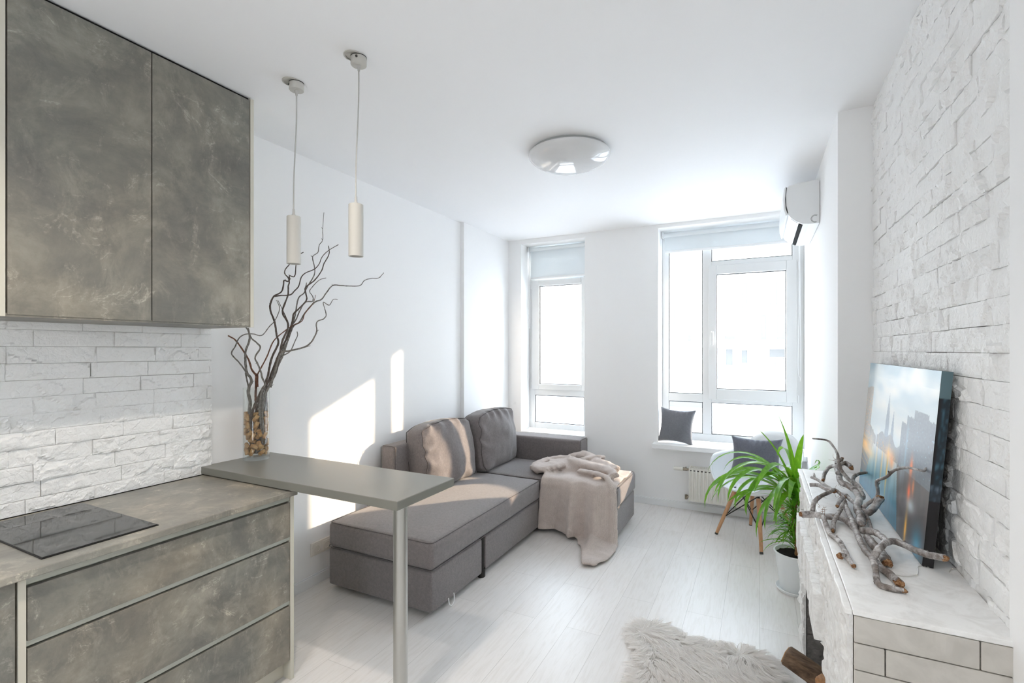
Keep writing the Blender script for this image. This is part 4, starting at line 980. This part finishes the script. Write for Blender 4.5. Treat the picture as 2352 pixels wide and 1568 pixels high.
def edge_d(x, y):
    best = 9
    for i in range(len(OUT)):
        x1,y1 = OUT[i]; x2,y2 = OUT[(i+1)%len(OUT)]; dx,dy = x2-x1,y2-y1
        s = min(1,max(0,((x-x1)*dx+(y-y1)*dy)/(dx*dx+dy*dy))); best = min(best, math.hypot(x-x1-dx*s,y-y1-dy*s))
    return best
mb = MB().prism(OUT, lambda a,b,d: (a*1+(-.26-a)*.04, b+(2.2-b)*.03, d), .001, .016)
obj('hide', mb, M['fleece'], t)
rnd = random.Random(21); vs = []; fs = []
cnt = 0
while cnt < 3600:
    x = rnd.uniform(-.64,.10); y = rnd.uniform(1.56,2.82)
    if y < 1.95 and rnd.random() < .6: continue
    if not inside(x,y): continue
    cnt += 1
    ed = edge_d(x,y)
    # a tuft: strands rooted a little apart whose tips draw together
    nx = noise.noise(Vector((x*4.5,y*4.5,0))); ny = noise.noise(Vector((x*5+9,y*5,4)))
    az = math.radians(-50)+nx*.9+rnd.uniform(-.35,.35); lift = .70+.3*ny+rnd.uniform(-.15,.15)
    if ed < .06:
        q = 1-ed/.06; e = .004
        gx = edge_d(x+e,y)-ed; gy = edge_d(x,y+e)-ed; a2 = math.atan2(-gy,-gx)
        dv = Vector((math.cos(az)*(1-q)+math.cos(a2)*q*1.3, math.sin(az)*(1-q)+math.sin(a2)*q*1.3, 0)); az = math.atan2(dv.y,dv.x); lift *= 1-.45*q
    L0 = rnd.uniform(.055,.085)
    d0 = Vector((math.cos(az)*math.cos(lift), math.sin(az)*math.cos(lift), math.sin(lift)))
    tip = Vector((x,y,.014))+d0*L0*.75+Vector((math.cos(az)*L0*.45, math.sin(az)*L0*.45, -L0*.28)); tip.z = max(tip.z,.012)
    mid = Vector((x,y,.014))+d0*L0*.65
    for h in range(15):
        r_ = Vector((rnd.gauss(0,.009),rnd.gauss(0,.009),0)); p0 = Vector((x,y,.012))+r_
        p1 = mid+r_*.75+Vector((rnd.gauss(0,.002),rnd.gauss(0,.002),rnd.gauss(0,.002))); p2 = tip+r_*.30+Vector((rnd.gauss(0,.004),rnd.gauss(0,.004),rnd.gauss(0,.003)))
        w = rnd.uniform(.0010,.0019); k0 = len(vs)
        sd = (p2-p0).cross(Vector((rnd.gauss(0,.4),rnd.gauss(0,.4),1))); sd = sd.normalized() if sd.length > 1e-7 else Vector((1,0,0))
        for i in range(5):
            q = i/4; c = p0*(1-q)**2+p1*2*q*(1-q)+p2*q*q; ww = w*(1-q*q*.85)
            vs += [c-sd*ww, c+sd*ww]
        fs += [(k0+2*i,k0+2*i+1,k0+2*i+3,k0+2*i+2) for i in range(4)]
me_mb = MB(); me_mb.v = [tuple(p) for p in vs]; me_mb.f = fs
o = obj('fleece', me_mb, M['fleece'], t, smooth=True); o['kind'] = 'stuff'

# ================================================================== FIREPLACE
FX0, FX1, FY0, FY1, FZ = .190, .500, 1.462, 3.058, .905
OY0, OY1, OZ = 1.955, 2.835, .575
t = thing('fireplace', (.35, 2.26, 0), 'whitewashed stone decorative fireplace against the stone wall on the right', 'fireplace')
mb = MB().box(FX0+.016,FX1,FY0+.014,OY0-.014,0,FZ-.010).box(FX0+.016,FX1,OY1+.014,FY1,0,FZ-.010).box(FX0+.016,FX1,OY0-.014,OY1+.014,OZ+.01,FZ-.010).box(FX1-.03,FX1,OY0-.014,OY1+.014,0,OZ+.01)
obj('core', mb, M['joint'], t)
ff = lambda u,v,h: (FX0+.016-h, u, v)
mb = MB()
kw = dict(row=.0655, lens=(.14,.30), amp=.011, step=.0085, var=.005, base=.014, flat=.2)
stone_wall(mb, ff, FY0+.001, OY0, 0, FZ-.010, seed=31, **kw); stone_wall(mb, ff, OY1, FY1, 0, FZ-.010, seed=32, **kw); stone_wall(mb, ff, OY0, OY1, .728, FZ-.010, seed=33, **kw)
obj('front_stone', mb, M['fire'], t)
rnd = random.Random(4); mb = MB(); y = OY0-.02
while y < OY1+.01:
    w = rnd.uniform(.085,.11); x0 = FX0-.022+rnd.uniform(-.006,.006)
    mb.rbox(x0,FX0+.016,y+.001,min(y+w,OY1+.03)-.001,OZ-rnd.uniform(0,.012),.727,.004,5,fn=lambda p: p+Vector((-.006*max(0,noise.noise(Vector((p.x*30,p.y*30,p.z*22)))) if p.x < FX0 else 0,0,0))); y += w
obj('lintel', mb, M['fire'], t)
# smooth tiles on the near end
mb = MB(); z = FZ-.010; k = 0
while z > .001:
    z1 = z; z0 = max(0, z-.0665); xs = [FX0+.0165,.443,FX1] if k%2 == 0 else [FX0+.0165,.270,FX1]
    for a,b in zip(xs, xs[1:]): mb.rbox(a+.0012,b-.0012,FY0-.006,FY0+.015,z0+.0012,z1-.0012,.0025,4)
    z = z0; k += 1
obj('end_tiles', mb, M['endtile'], t, smooth=True, split=40)
mb = MB()
mb.rbox(FX0+.014,FX1+.014,FY0-.006,FY1+.002,FZ-.010,FZ+.004,.003,14,fn=lambda p: p+Vector((.0025*noise.noise(Vector((p.y*30,p.z*20,p.x*20))),0,.0012*noise.noise(Vector((p.x*25,p.y*25,0))))))
y = FY0-.006; rnd = random.Random(14)
while y < FY1:
    w = rnd.uniform(.2,.32); e = rnd.uniform(-.004,.003)
    mb.rbox(FX0-.004+e,FX0+.0138,y+.0005,min(y+w,FY1)-.0005,FZ-.010,FZ+.0035+rnd.uniform(-.0012,.0008),.003,6,fn=lambda p: p+Vector((.004*noise.noise(Vector((p.x*20,p.y*34,p.z*20))) if p.x < FX0+.004 else 0,0,0))); y += w
obj('mantel', mb, M['slab'], t, smooth=True, split=40)
mb = MB()
hk = dict(row=.066, lens=(.12,.2), amp=.006, step=.011, var=.003, base=.010, flat=.3)
stone_wall(mb, lambda u,v,h: (u, OY1+.014-h, v), FX0+.020, FX1-.03, 0, OZ+.01, seed=41, **hk)
stone_wall(mb, lambda u,v,h: (FX1-.03-h, u, v), OY0, OY1, 0, OZ+.01, seed=42, **hk)
stone_wall(mb, lambda u,v,h: (u, OY0-.014+h, v), FX0+.020, FX1-.03, 0, OZ+.01, seed=43, **hk)
obj('hearth_lining', mb, M['hearth'], t)
obj('hearth_floor', MB().box(FX0+.005,FX1-.03,OY0-.014,OY1+.014,0,.012), M['hearth'], t)

def timber(a, b, w, h, label, mat='log', seed=0, roll=0., grp='timbers in the fireplace'):
    A, B = Vector(a), Vector(b); d = (B-A); L = d.length; d.normalize()
    s = Vector((0,0,1)).cross(d).normalized(); u = d.cross(s)
    s, u = s*math.cos(roll)+u*math.sin(roll), u*math.cos(roll)-s*math.sin(roll)
    def f(p):
        n = noise.noise(Vector((p.x*5+seed,p.y*40,p.z*40)))*.006+noise.noise(Vector((p.x*3,seed,p.z*9)))*.006
        return A+d*p.x+s*(p.y*(1+n*8))+u*(p.z*(1+n*6)-.004*abs(noise.noise(Vector((p.x*8,p.y*60+seed,1)))))
    mb = MB().rbox(0,L,-w/2,w/2,-h/2,h/2,.008,14,fn=f)
    tt = obj('timber', mb, M[mat], smooth=True, split=50, origin=(A.x,A.y,min(A.z,B.z)))
    obj('cut_face', MB().rbox(-.0025,.003,-w/2+.007,w/2-.007,-h/2+.007,h/2-.007,.001,3,fn=f), M['logcut'], tt)
    return tag(tt, label, 'timber', grp)
timber((.088,2.13,.392), (.40,2.02,.285), .062,.058, 'dark brown squared timber sticking out highest from the fireplace opening', 'log', 1)
timber((.105,2.10,.045), (.215,2.14,.335), .05,.045, 'pale upright timber propping up the highest log in the fireplace', 'logtan', 2)
timber((.095,2.02,.290), (.43,2.22,.10), .06,.055, 'brown timber lying just below the highest log in the fireplace opening', 'log', 3)
timber((.26,1.995,.045), (.20,2.03,.40), .05,.04, 'tan split timber leaning inside the fireplace by the near jamb', 'logtan', 4)

# ================================================================== DRIFTWOOD
DL = {'upright':'driftwood with a thin upright tip, at the far end of the mantel heap',
 'long':'longest driftwood branch, with an arm crossing the near lower corner of the canvas',
 'left':'rough bark driftwood piece with its snapped end over the front edge of the mantel',
 'reaching':'thin driftwood branch arching up in front of the canvas picture',
 'stub':'short thick silver driftwood stub with a hollow broken end',
 'broken':'smooth silver driftwood piece ending in an orange broken end, lowest of the heap',
 'gnarled':'twisted driftwood piece with several stubby ends, lying left of the upright branch'}
seed = 0
for nm, chains in DRIFT:
    t = thing('driftwood', tuple(c/1000 for c in chains[0][0][0]), DL[nm], 'driftwood', 'driftwood heap on the mantel')
    mb = MB(); cuts = []
    for pts, r0, r1 in chains:
        seed += 3.7
        P = [Vector(p)/1000 for p in pts]
        for p in P: p.z = max(p.z, FZ+.004+min(r0,r1)/1000*.9)
        mb.tube(P, r0/1000*1.18, r1/1000*1.18, sides=12, sub=7, rn=.34, seed=seed, nf=34)
        for k in range(len(P)-1):
            if r0 > 5 and random.Random(seed+k).random() < .35:
                q = P[k].lerp(P[k+1], .5); mb.tube([q, q+Vector((math.sin(seed+k)*.010, math.cos(seed*2+k)*.010, .010))], .0042, .002, sides=6, sub=1)
        if r1 >= 5.5:
            d = (P[-1]-P[-2]).normalized(); cuts.append(MB().tube([P[-1]-d*.003, P[-1]+d*.004, P[-1]+d*.007+Vector((0,0,.003))], r1/1000*1.1, r1/1000*.7, sides=10, sub=1, rn=.9, seed=seed))
        if nm == 'left' and r0 == 10:
            d = (P[0]-P[1]).normalized(); cuts.append(MB().tube([P[0]-d*.004, P[0]+d*.008], r0/1000*1.1, r0/1000*.6, sides=10, sub=1, rn=.9, seed=seed))
    obj('branch', mb, M['drift'], t, smooth=True)
    for cu in cuts: part_label(obj('broken_end', cu, M['driftcut'], t, smooth=False), 'brown broken wood end')
    if nm in ('upright','gnarled','left'):
        rb = MB(); rr_ = random.Random(seed)
        for k in range(9):
            p = Vector(chains[0][0][rr_.randrange(len(chains[0][0]))])/1000; q = [p]
            for s in range(4): q.append(q[-1]+Vector((rr_.uniform(-.02,.02),rr_.uniform(-.03,.03),rr_.uniform(-.012,.014))))
            for s in q: s.z = max(s.z, FZ+.006); s.x = max(s.x, .2)
            rb.tube(q, .0007, .0004, sides=5)
        obj('rootlet', rb, M['driftcut'], t, smooth=True)
t = thing('fairy_light_wire', (.40, 1.78, FZ+.004), 'thin silver fairy light wire trailing under the canvas on the mantel', 'string light')
mb = MB(); led = MB()
for l in WIRE:
    P = [Vector(p)/1000 for p in l]
    for p in P: p.z = FZ+.0065
    mb.tube(P, .0011, sides=6, sub=6)
    for p in P[1::2]: led.lathe([(0,-.0025),(.0022,-.001),(.0022,.001),(0,.0025)], tuple(p+Vector((0,0,.0006))), 8)
obj('wire', mb, M['wire'], t, smooth=True); obj('light_bead', led, M['led'], t, smooth=True)

# ================================================================== CANVAS
CY0, CY1 = 1.835, 2.86; CZ = FZ+.0055; CH = .578; CT = .026
lean = math.radians(4.5)
t = thing('canvas_print', (.455, 2.35, CZ), 'canvas print of a cloudy city canal at dusk, leaning on the stone wall', 'picture')
cd = Vector((math.sin(lean),0,math.cos(lean))); cn = Vector((-math.cos(lean),0,math.sin(lean)))
C0 = Vector((.428,0,CZ+.001))
def cp(s, v, d=0.): # s 0 far .. 1 near, v 0 bottom .. 1 top, d toward the room
    p = C0+cd*(CH*v)+cn*d; return Vector((p.x, CY1+(CY0-CY1)*s, p.z))
rs = np.random.RandomState(3)
NS, NV_ = 300, 190
def paint(s, v, edge=False):
    def nz(x, y, k=0.): return noise.noise(Vector((x, y, k)))
    def mixc(a, b, q): q = max(0,min(1,q)); return [a[i]+(b[i]-a[i])*q for i in range(3)]
    def near(a, w): return max(0, 1-abs(a)/w)
    # sky
    c = mixc((196,206,208), (132,160,176), (v-.72)/.28+.5*nz(s*4,v*7))
    cloud = nz(s*3.2,v*6,2)+.5*nz(s*8,v*14,5)
    c = mixc(c, (222,216,206), (cloud+.25)*1.1*(1 if v > .5 else .6))
    if v > .9: c = mixc(c, (104,140,160), (v-.9)*4+.4*nz(s*6,9))
    def bld(sil, col, warm, k):
        nonlocal c
        if v < sil:
            w = .5+.5*nz(s*60,v*80,k)
            c = mixc(c, mixc(col, (col[0]+26,col[1]+24,col[2]+22), w), .92)
            if warm and nz(s*90,v*70,k+3) > (.56 if k == 5 else .38) and v < sil-.06: c = mixc(c, warm, .75)
    if s < .13: bld(.80+.03*math.floor(s*30)/4-.3*max(0,s-.09), (150,142,134), (236,176,110), 1)
    if .13 <= s < .26: bld(.52-(s-.13)*.5+.015*nz(s*60,0), (120,116,114), (250,190,110), 2)
    # spires
    sp = .55+.26*max(0,1-abs(s-.430)/.030)**.6 if abs(s-.430) < .030 else 0
    sp2 = .52+.19*max(0,1-abs(s-.515)/.024)**.8 if abs(s-.515) < .024 else 0
    bld(max(sp, sp2), (104,116,132), None, 3)
    if .27 < s < .66: bld(.50+.04*math.sin(s*40)*.5+.03*near(s-.46,.12), (108,106,108), (248,186,112), 4)
    if s >= .64: bld(.66+.05*(s > .70)+.05*(s > .78)-.03*(s > .93)+.012*nz(s*70,2), (92,98,108), (150,180,200), 5)
    # waterline
    if v < .40-.02*s:
        q = (.40-v)/.40
        r = mixc((214,214,212), (22,110,142), q*1.25)
        st = nz(s*34,v*2.5,8)
        r = mixc(r, (236,236,232), max(0,st)*.8*(1-q)); r = mixc(r, (70,86,96), max(0,-st)*.7*(1-q*.6))
        if s > .62+.08*q: r = mixc((96,84,82), (60,56,62), q+.5*nz(s*25,v*6,4))
        if s < .22-.15*q and v > .12: r = mixc((128,124,126), (108,112,124), q)
        c = r
    # lights
    for cs,cv,ws,wv,col,k in ((.06,.345,.10,.05,(255,190,84),1.),(.12,.31,.12,.03,(255,200,110),.7),(.18,.34,.05,.12,(252,226,180),.6),(.50,.405,.07,.05,(255,196,120),1.),(.55,.38,.03,.05,(255,160,80),.8),(.40,.30,.010,.13,(255,206,120),.8),(.49,.29,.010,.15,(255,198,70),.9),(.30,.33,.012,.12,(255,220,160),.6),(.80,.43,.018,.06,(255,130,66),1.),(.80,.29,.02,.05,(255,112,54),1.),(.84,.335,.014,.05,(255,150,90),.8),(.83,.225,.045,.04,(206,222,230),.8),(.80,.075,.014,.09,(255,190,60),1.),(.93,.05,.05,.09,(40,150,190),.9),(.72,.50,.012,.16,(150,190,215),.5),(.69,.36,.02,.08,(150,170,190),.5)):
        g = math.exp(-((s-cs)/ws)**2-((v-cv)/wv)**2)*k
        if g > .02: c = mixc(c, col, g)
    if s < .16 and .18 < v < .42 and abs(((v+s*.35)*60)%3-1) < .35: c = mixc(c, (255,196,96), .35)
    return c
vs = [cp(i/NS, j/NV_, .0006) for j in range(NV_+1) for i in range(NS+1)]
fs = [(j*(NS+1)+i, j*(NS+1)+i+1, (j+1)*(NS+1)+i+1, (j+1)*(NS+1)+i) for j in range(NV_) for i in range(NS)]
def colored(name, vs, fs, cols, parent, mat):
    mb = MB(); mb.v = [tuple(p) for p in vs]; mb.f = fs
    o = obj(name, mb, mat, parent, smooth=False)
    at = o.data.color_attributes.new('print', 'FLOAT_COLOR', 'POINT')
    buf = []
    for c in cols: buf += [((x/255+.055)/1.055)**2.4 if x > 10 else x/255/12.92 for x in c]+[1.]
    at.data.foreach_set('color', buf); return o
mm = Mat('printed canvas', (.5,.5,.5,1), .38, 0, .40)
an = mm.node('ShaderNodeVertexColor'); an.layer_name = 'print'; mm.color(an.outputs['Color']); mm.bump(mm.noise(900,2), .08, .0005)
cols = [paint(i/NS, j/NV_) for j in range(NV_+1) for i in range(NS+1)]
pf = colored('printed_face', vs, fs, cols, t, mm.m)
# wrapped near edge: the print carries on round the stretcher, dark
EV, ED = 120, 6
vs = [cp(1, j/EV, -CT*i/ED) for j in range(EV+1) for i in range(ED+1)]
fs = [(j*(ED+1)+i, j*(ED+1)+i+1, (j+1)*(ED+1)+i+1, (j+1)*(ED+1)+i) for j in range(EV) for i in range(ED)]
cols = []
for j in range(EV+1):
    for i in range(ED+1):
        v = j/EV; n = noise.noise(Vector((i*.8,v*26,3)))
        if v > .86: c = (92,116,124)
        elif v > .42: c = (30+60*max(0,n),44+90*max(0,n),54+100*max(0,n)) if i >= 2 else (26,26,30)
        elif v > .34: c = (40+110*max(0,n),50+120*max(0,n),60+130*max(0,n))
        else: c = (24,22,25)
        cols.append(c)
colored('wrapped_edge', vs, fs, cols, t, mm.m)
mb = MB(); q = [cp(0,0,0),cp(1,0,0),cp(1,1,0),cp(0,1,0)]; r = [p-cn*(CT-.0005) for p in q]
def shr(p): return Vector((p.x, min(max(p.y,CY0+.001),CY1-.001), p.z))
mb.add([shr(p) for p in q+r], [(0,1,2,3),(7,6,5,4),(0,4,5,1),(1,5,6,2),(2,6,7,3),(3,7,4,0)])
obj('stretcher', mb, M['blackp'], t)

# ================================================================== VASE, BRANCHES, CORKS
VX, VY, VZ, VR = -2.527, 1.804, .936, .067
t = thing('glass_vase', (VX,VY,VZ), 'tall clear glass cylinder vase holding corks and curly branches on the bar counter', 'vase')
obj('glass_wall', MB().lathe([(VR-.003,VZ+.022),(VR-.003,VZ+.400),(VR-.0015,VZ+.402),(VR,VZ+.400),(VR,VZ+.002),(VR-.003,VZ+.0005),(0,VZ+.0005)], (VX,VY,0), 56).lathe([(VR-.003,VZ+.022),(0,VZ+.020)], (VX,VY,0), 56), M['vase'], t, smooth=True, split=40)
def invase(p):
    if p.z < VZ+.405:
        p.z = max(p.z, VZ+.032)
        dx, dy = p.x-VX, p.y-VY; r = math.hypot(dx,dy); lim = VR-.014
        if r > lim: p.x = VX+dx*lim/r; p.y = VY+dy*lim/r
    return p
WL = {'thick':'thickest grey curly branch in the vase, rising straight up under the wall cabinet',
 'brown':'reddish brown curly branch leaning left out of the vase to a blunt tip',
 'forked':'grey zigzag branch in the vase, just right of the thickest one',
 'twisted':'dark curly branch with a sharp bend to the left below the nearer pendant lamp',
 'looped':'slim curly branch looping up beneath the nearer pendant lamp',
 'talldark':'dark straight branch ending in a blunt tip below and left of the farther pendant lamp',
 'hooked':'thin curly branch with an S hook in the middle of the bunch',
 'longside':'long thin branch sweeping farthest to the right out of the vase',
 'tallest':'tallest thin curly branch, ending in a wavy tip between the two pendant lamps',
 'lowright':'curly branch leaning low to the right with a zigzag tip',
 'short':'shortest curly branch, low on the right side of the bunch'}
WM = {'brown':'willowr','twisted':'willowd','talldark':'willowd','looped':'willowd','thick':'willow','forked':'willow'}
segs = []
for k,(nm, main, r0, r1, subs) in enumerate(WILLOW):
    P = [invase(Vector(p)/1000) for p in main]
    if P[0].z > VZ+.05:
        q = P[0].copy(); P.insert(0, invase(Vector((VX+(q.x-VX)*-.5, VY+(q.y-VY)*-.5+.01*math.sin(k), VZ+.034))))
    base = P[0]
    mt = M[WM.get(nm,'willow')]
    t = thing('curly_branch', tuple(base), WL[nm], 'branch', 'curly branches in the glass vase')
    mb = MB().tube(P, r0/1000*1.12, r1/1000*.9, sides=8, sub=6, rn=.35, seed=k*7)
    rn_ = random.Random(k+50)
    for q in range(2, len(P)-1):
        if rn_.random() < .35:
            a = P[q]; mb.tube([a, a+Vector((rn_.uniform(-.012,.012),rn_.uniform(-.012,.012),rn_.uniform(.003,.012)))], .0018,.0009, sides=5, sub=1)
    obj('stem', mb, mt, t, smooth=True)
    for sp, a, b in subs: obj('twig', MB().tube([invase(Vector(p)/1000) for p in sp], a/1000*1.1, b/1000*.9, sides=7, sub=6, rn=.3, seed=k*3), mt, t, smooth=True)
    for a, b in zip(P, P[1:]):
        if a.z < VZ+.3: segs.append((a, b, r0/1000))
rnd = random.Random(77); corks = []
def sdist(p1,q1,p2,q2):
    best = 9
    for i in range(5):
        a = p1.lerp(q1,i/4)
        d = q2-p2; s = min(1,max(0,(a-p2).dot(d)/max(d.dot(d),1e-9))); best = min(best,(a-(p2+d*s)).length)
    return best
CR, CL = .0108, .0385
tries = 0
while len(corks) < 62 and tries < 90000:
    tries += 1
    zt = VZ+.032+ .225*rnd.random()**1.15
    a = rnd.uniform(0,2*PI); rad = (VR-.003-CR-.001)*(1 if rnd.random() < .65 else rnd.random()**.5)
    c = Vector((VX+rad*math.cos(a), VY+rad*math.sin(a), zt))
    el = rnd.uniform(-1.3,1.3); az = rnd.uniform(0,2*PI) if rad < .035 else a+PI/2+rnd.uniform(-.25,.25)
    d = Vector((math.cos(az)*math.cos(el), math.sin(az)*math.cos(el), math.sin(el)))*(CL/2-CR*.6)
    p, q = c-d, c+d
    if min(p.z,q.z)-CR < VZ+.021: continue
    if max(math.hypot(k.x-VX,k.y-VY) for k in (p,q)) > VR-.003-CR: continue
    if any(sdist(p,q,e[0],e[1]) < 2*CR*.84 for e in corks): continue
    if any(sdist(p,q,e[0],e[1]) < CR*.8+e[2]*.8 for e in segs): continue
    corks.append((p,q,d.normalized()))
CKL = 'tan wine cork heaped among the branch stems in the glass vase'
proto = None
for p,q,d in corks:
    c = (p+q)/2; rot = d.to_track_quat('Z','Y')
    if proto is None:
        proto = obj('wine_cork', MB().lathe([(0,-CL/2),(CR*.93,-CL/2),(CR,-CL/2+.0012),(CR,CL/2-.0012),(CR*.93,CL/2),(0,CL/2)], (0,0,0), 16), M['cork'], smooth=True, split=50, origin=(0,0,0)); o = proto
    else: o = proto.copy(); COL.objects.link(o)
    o.location = c; o.rotation_mode = 'QUATERNION'; o.rotation_quaternion = rot
    tag(o, CKL, 'cork', 'wine corks in the glass vase')
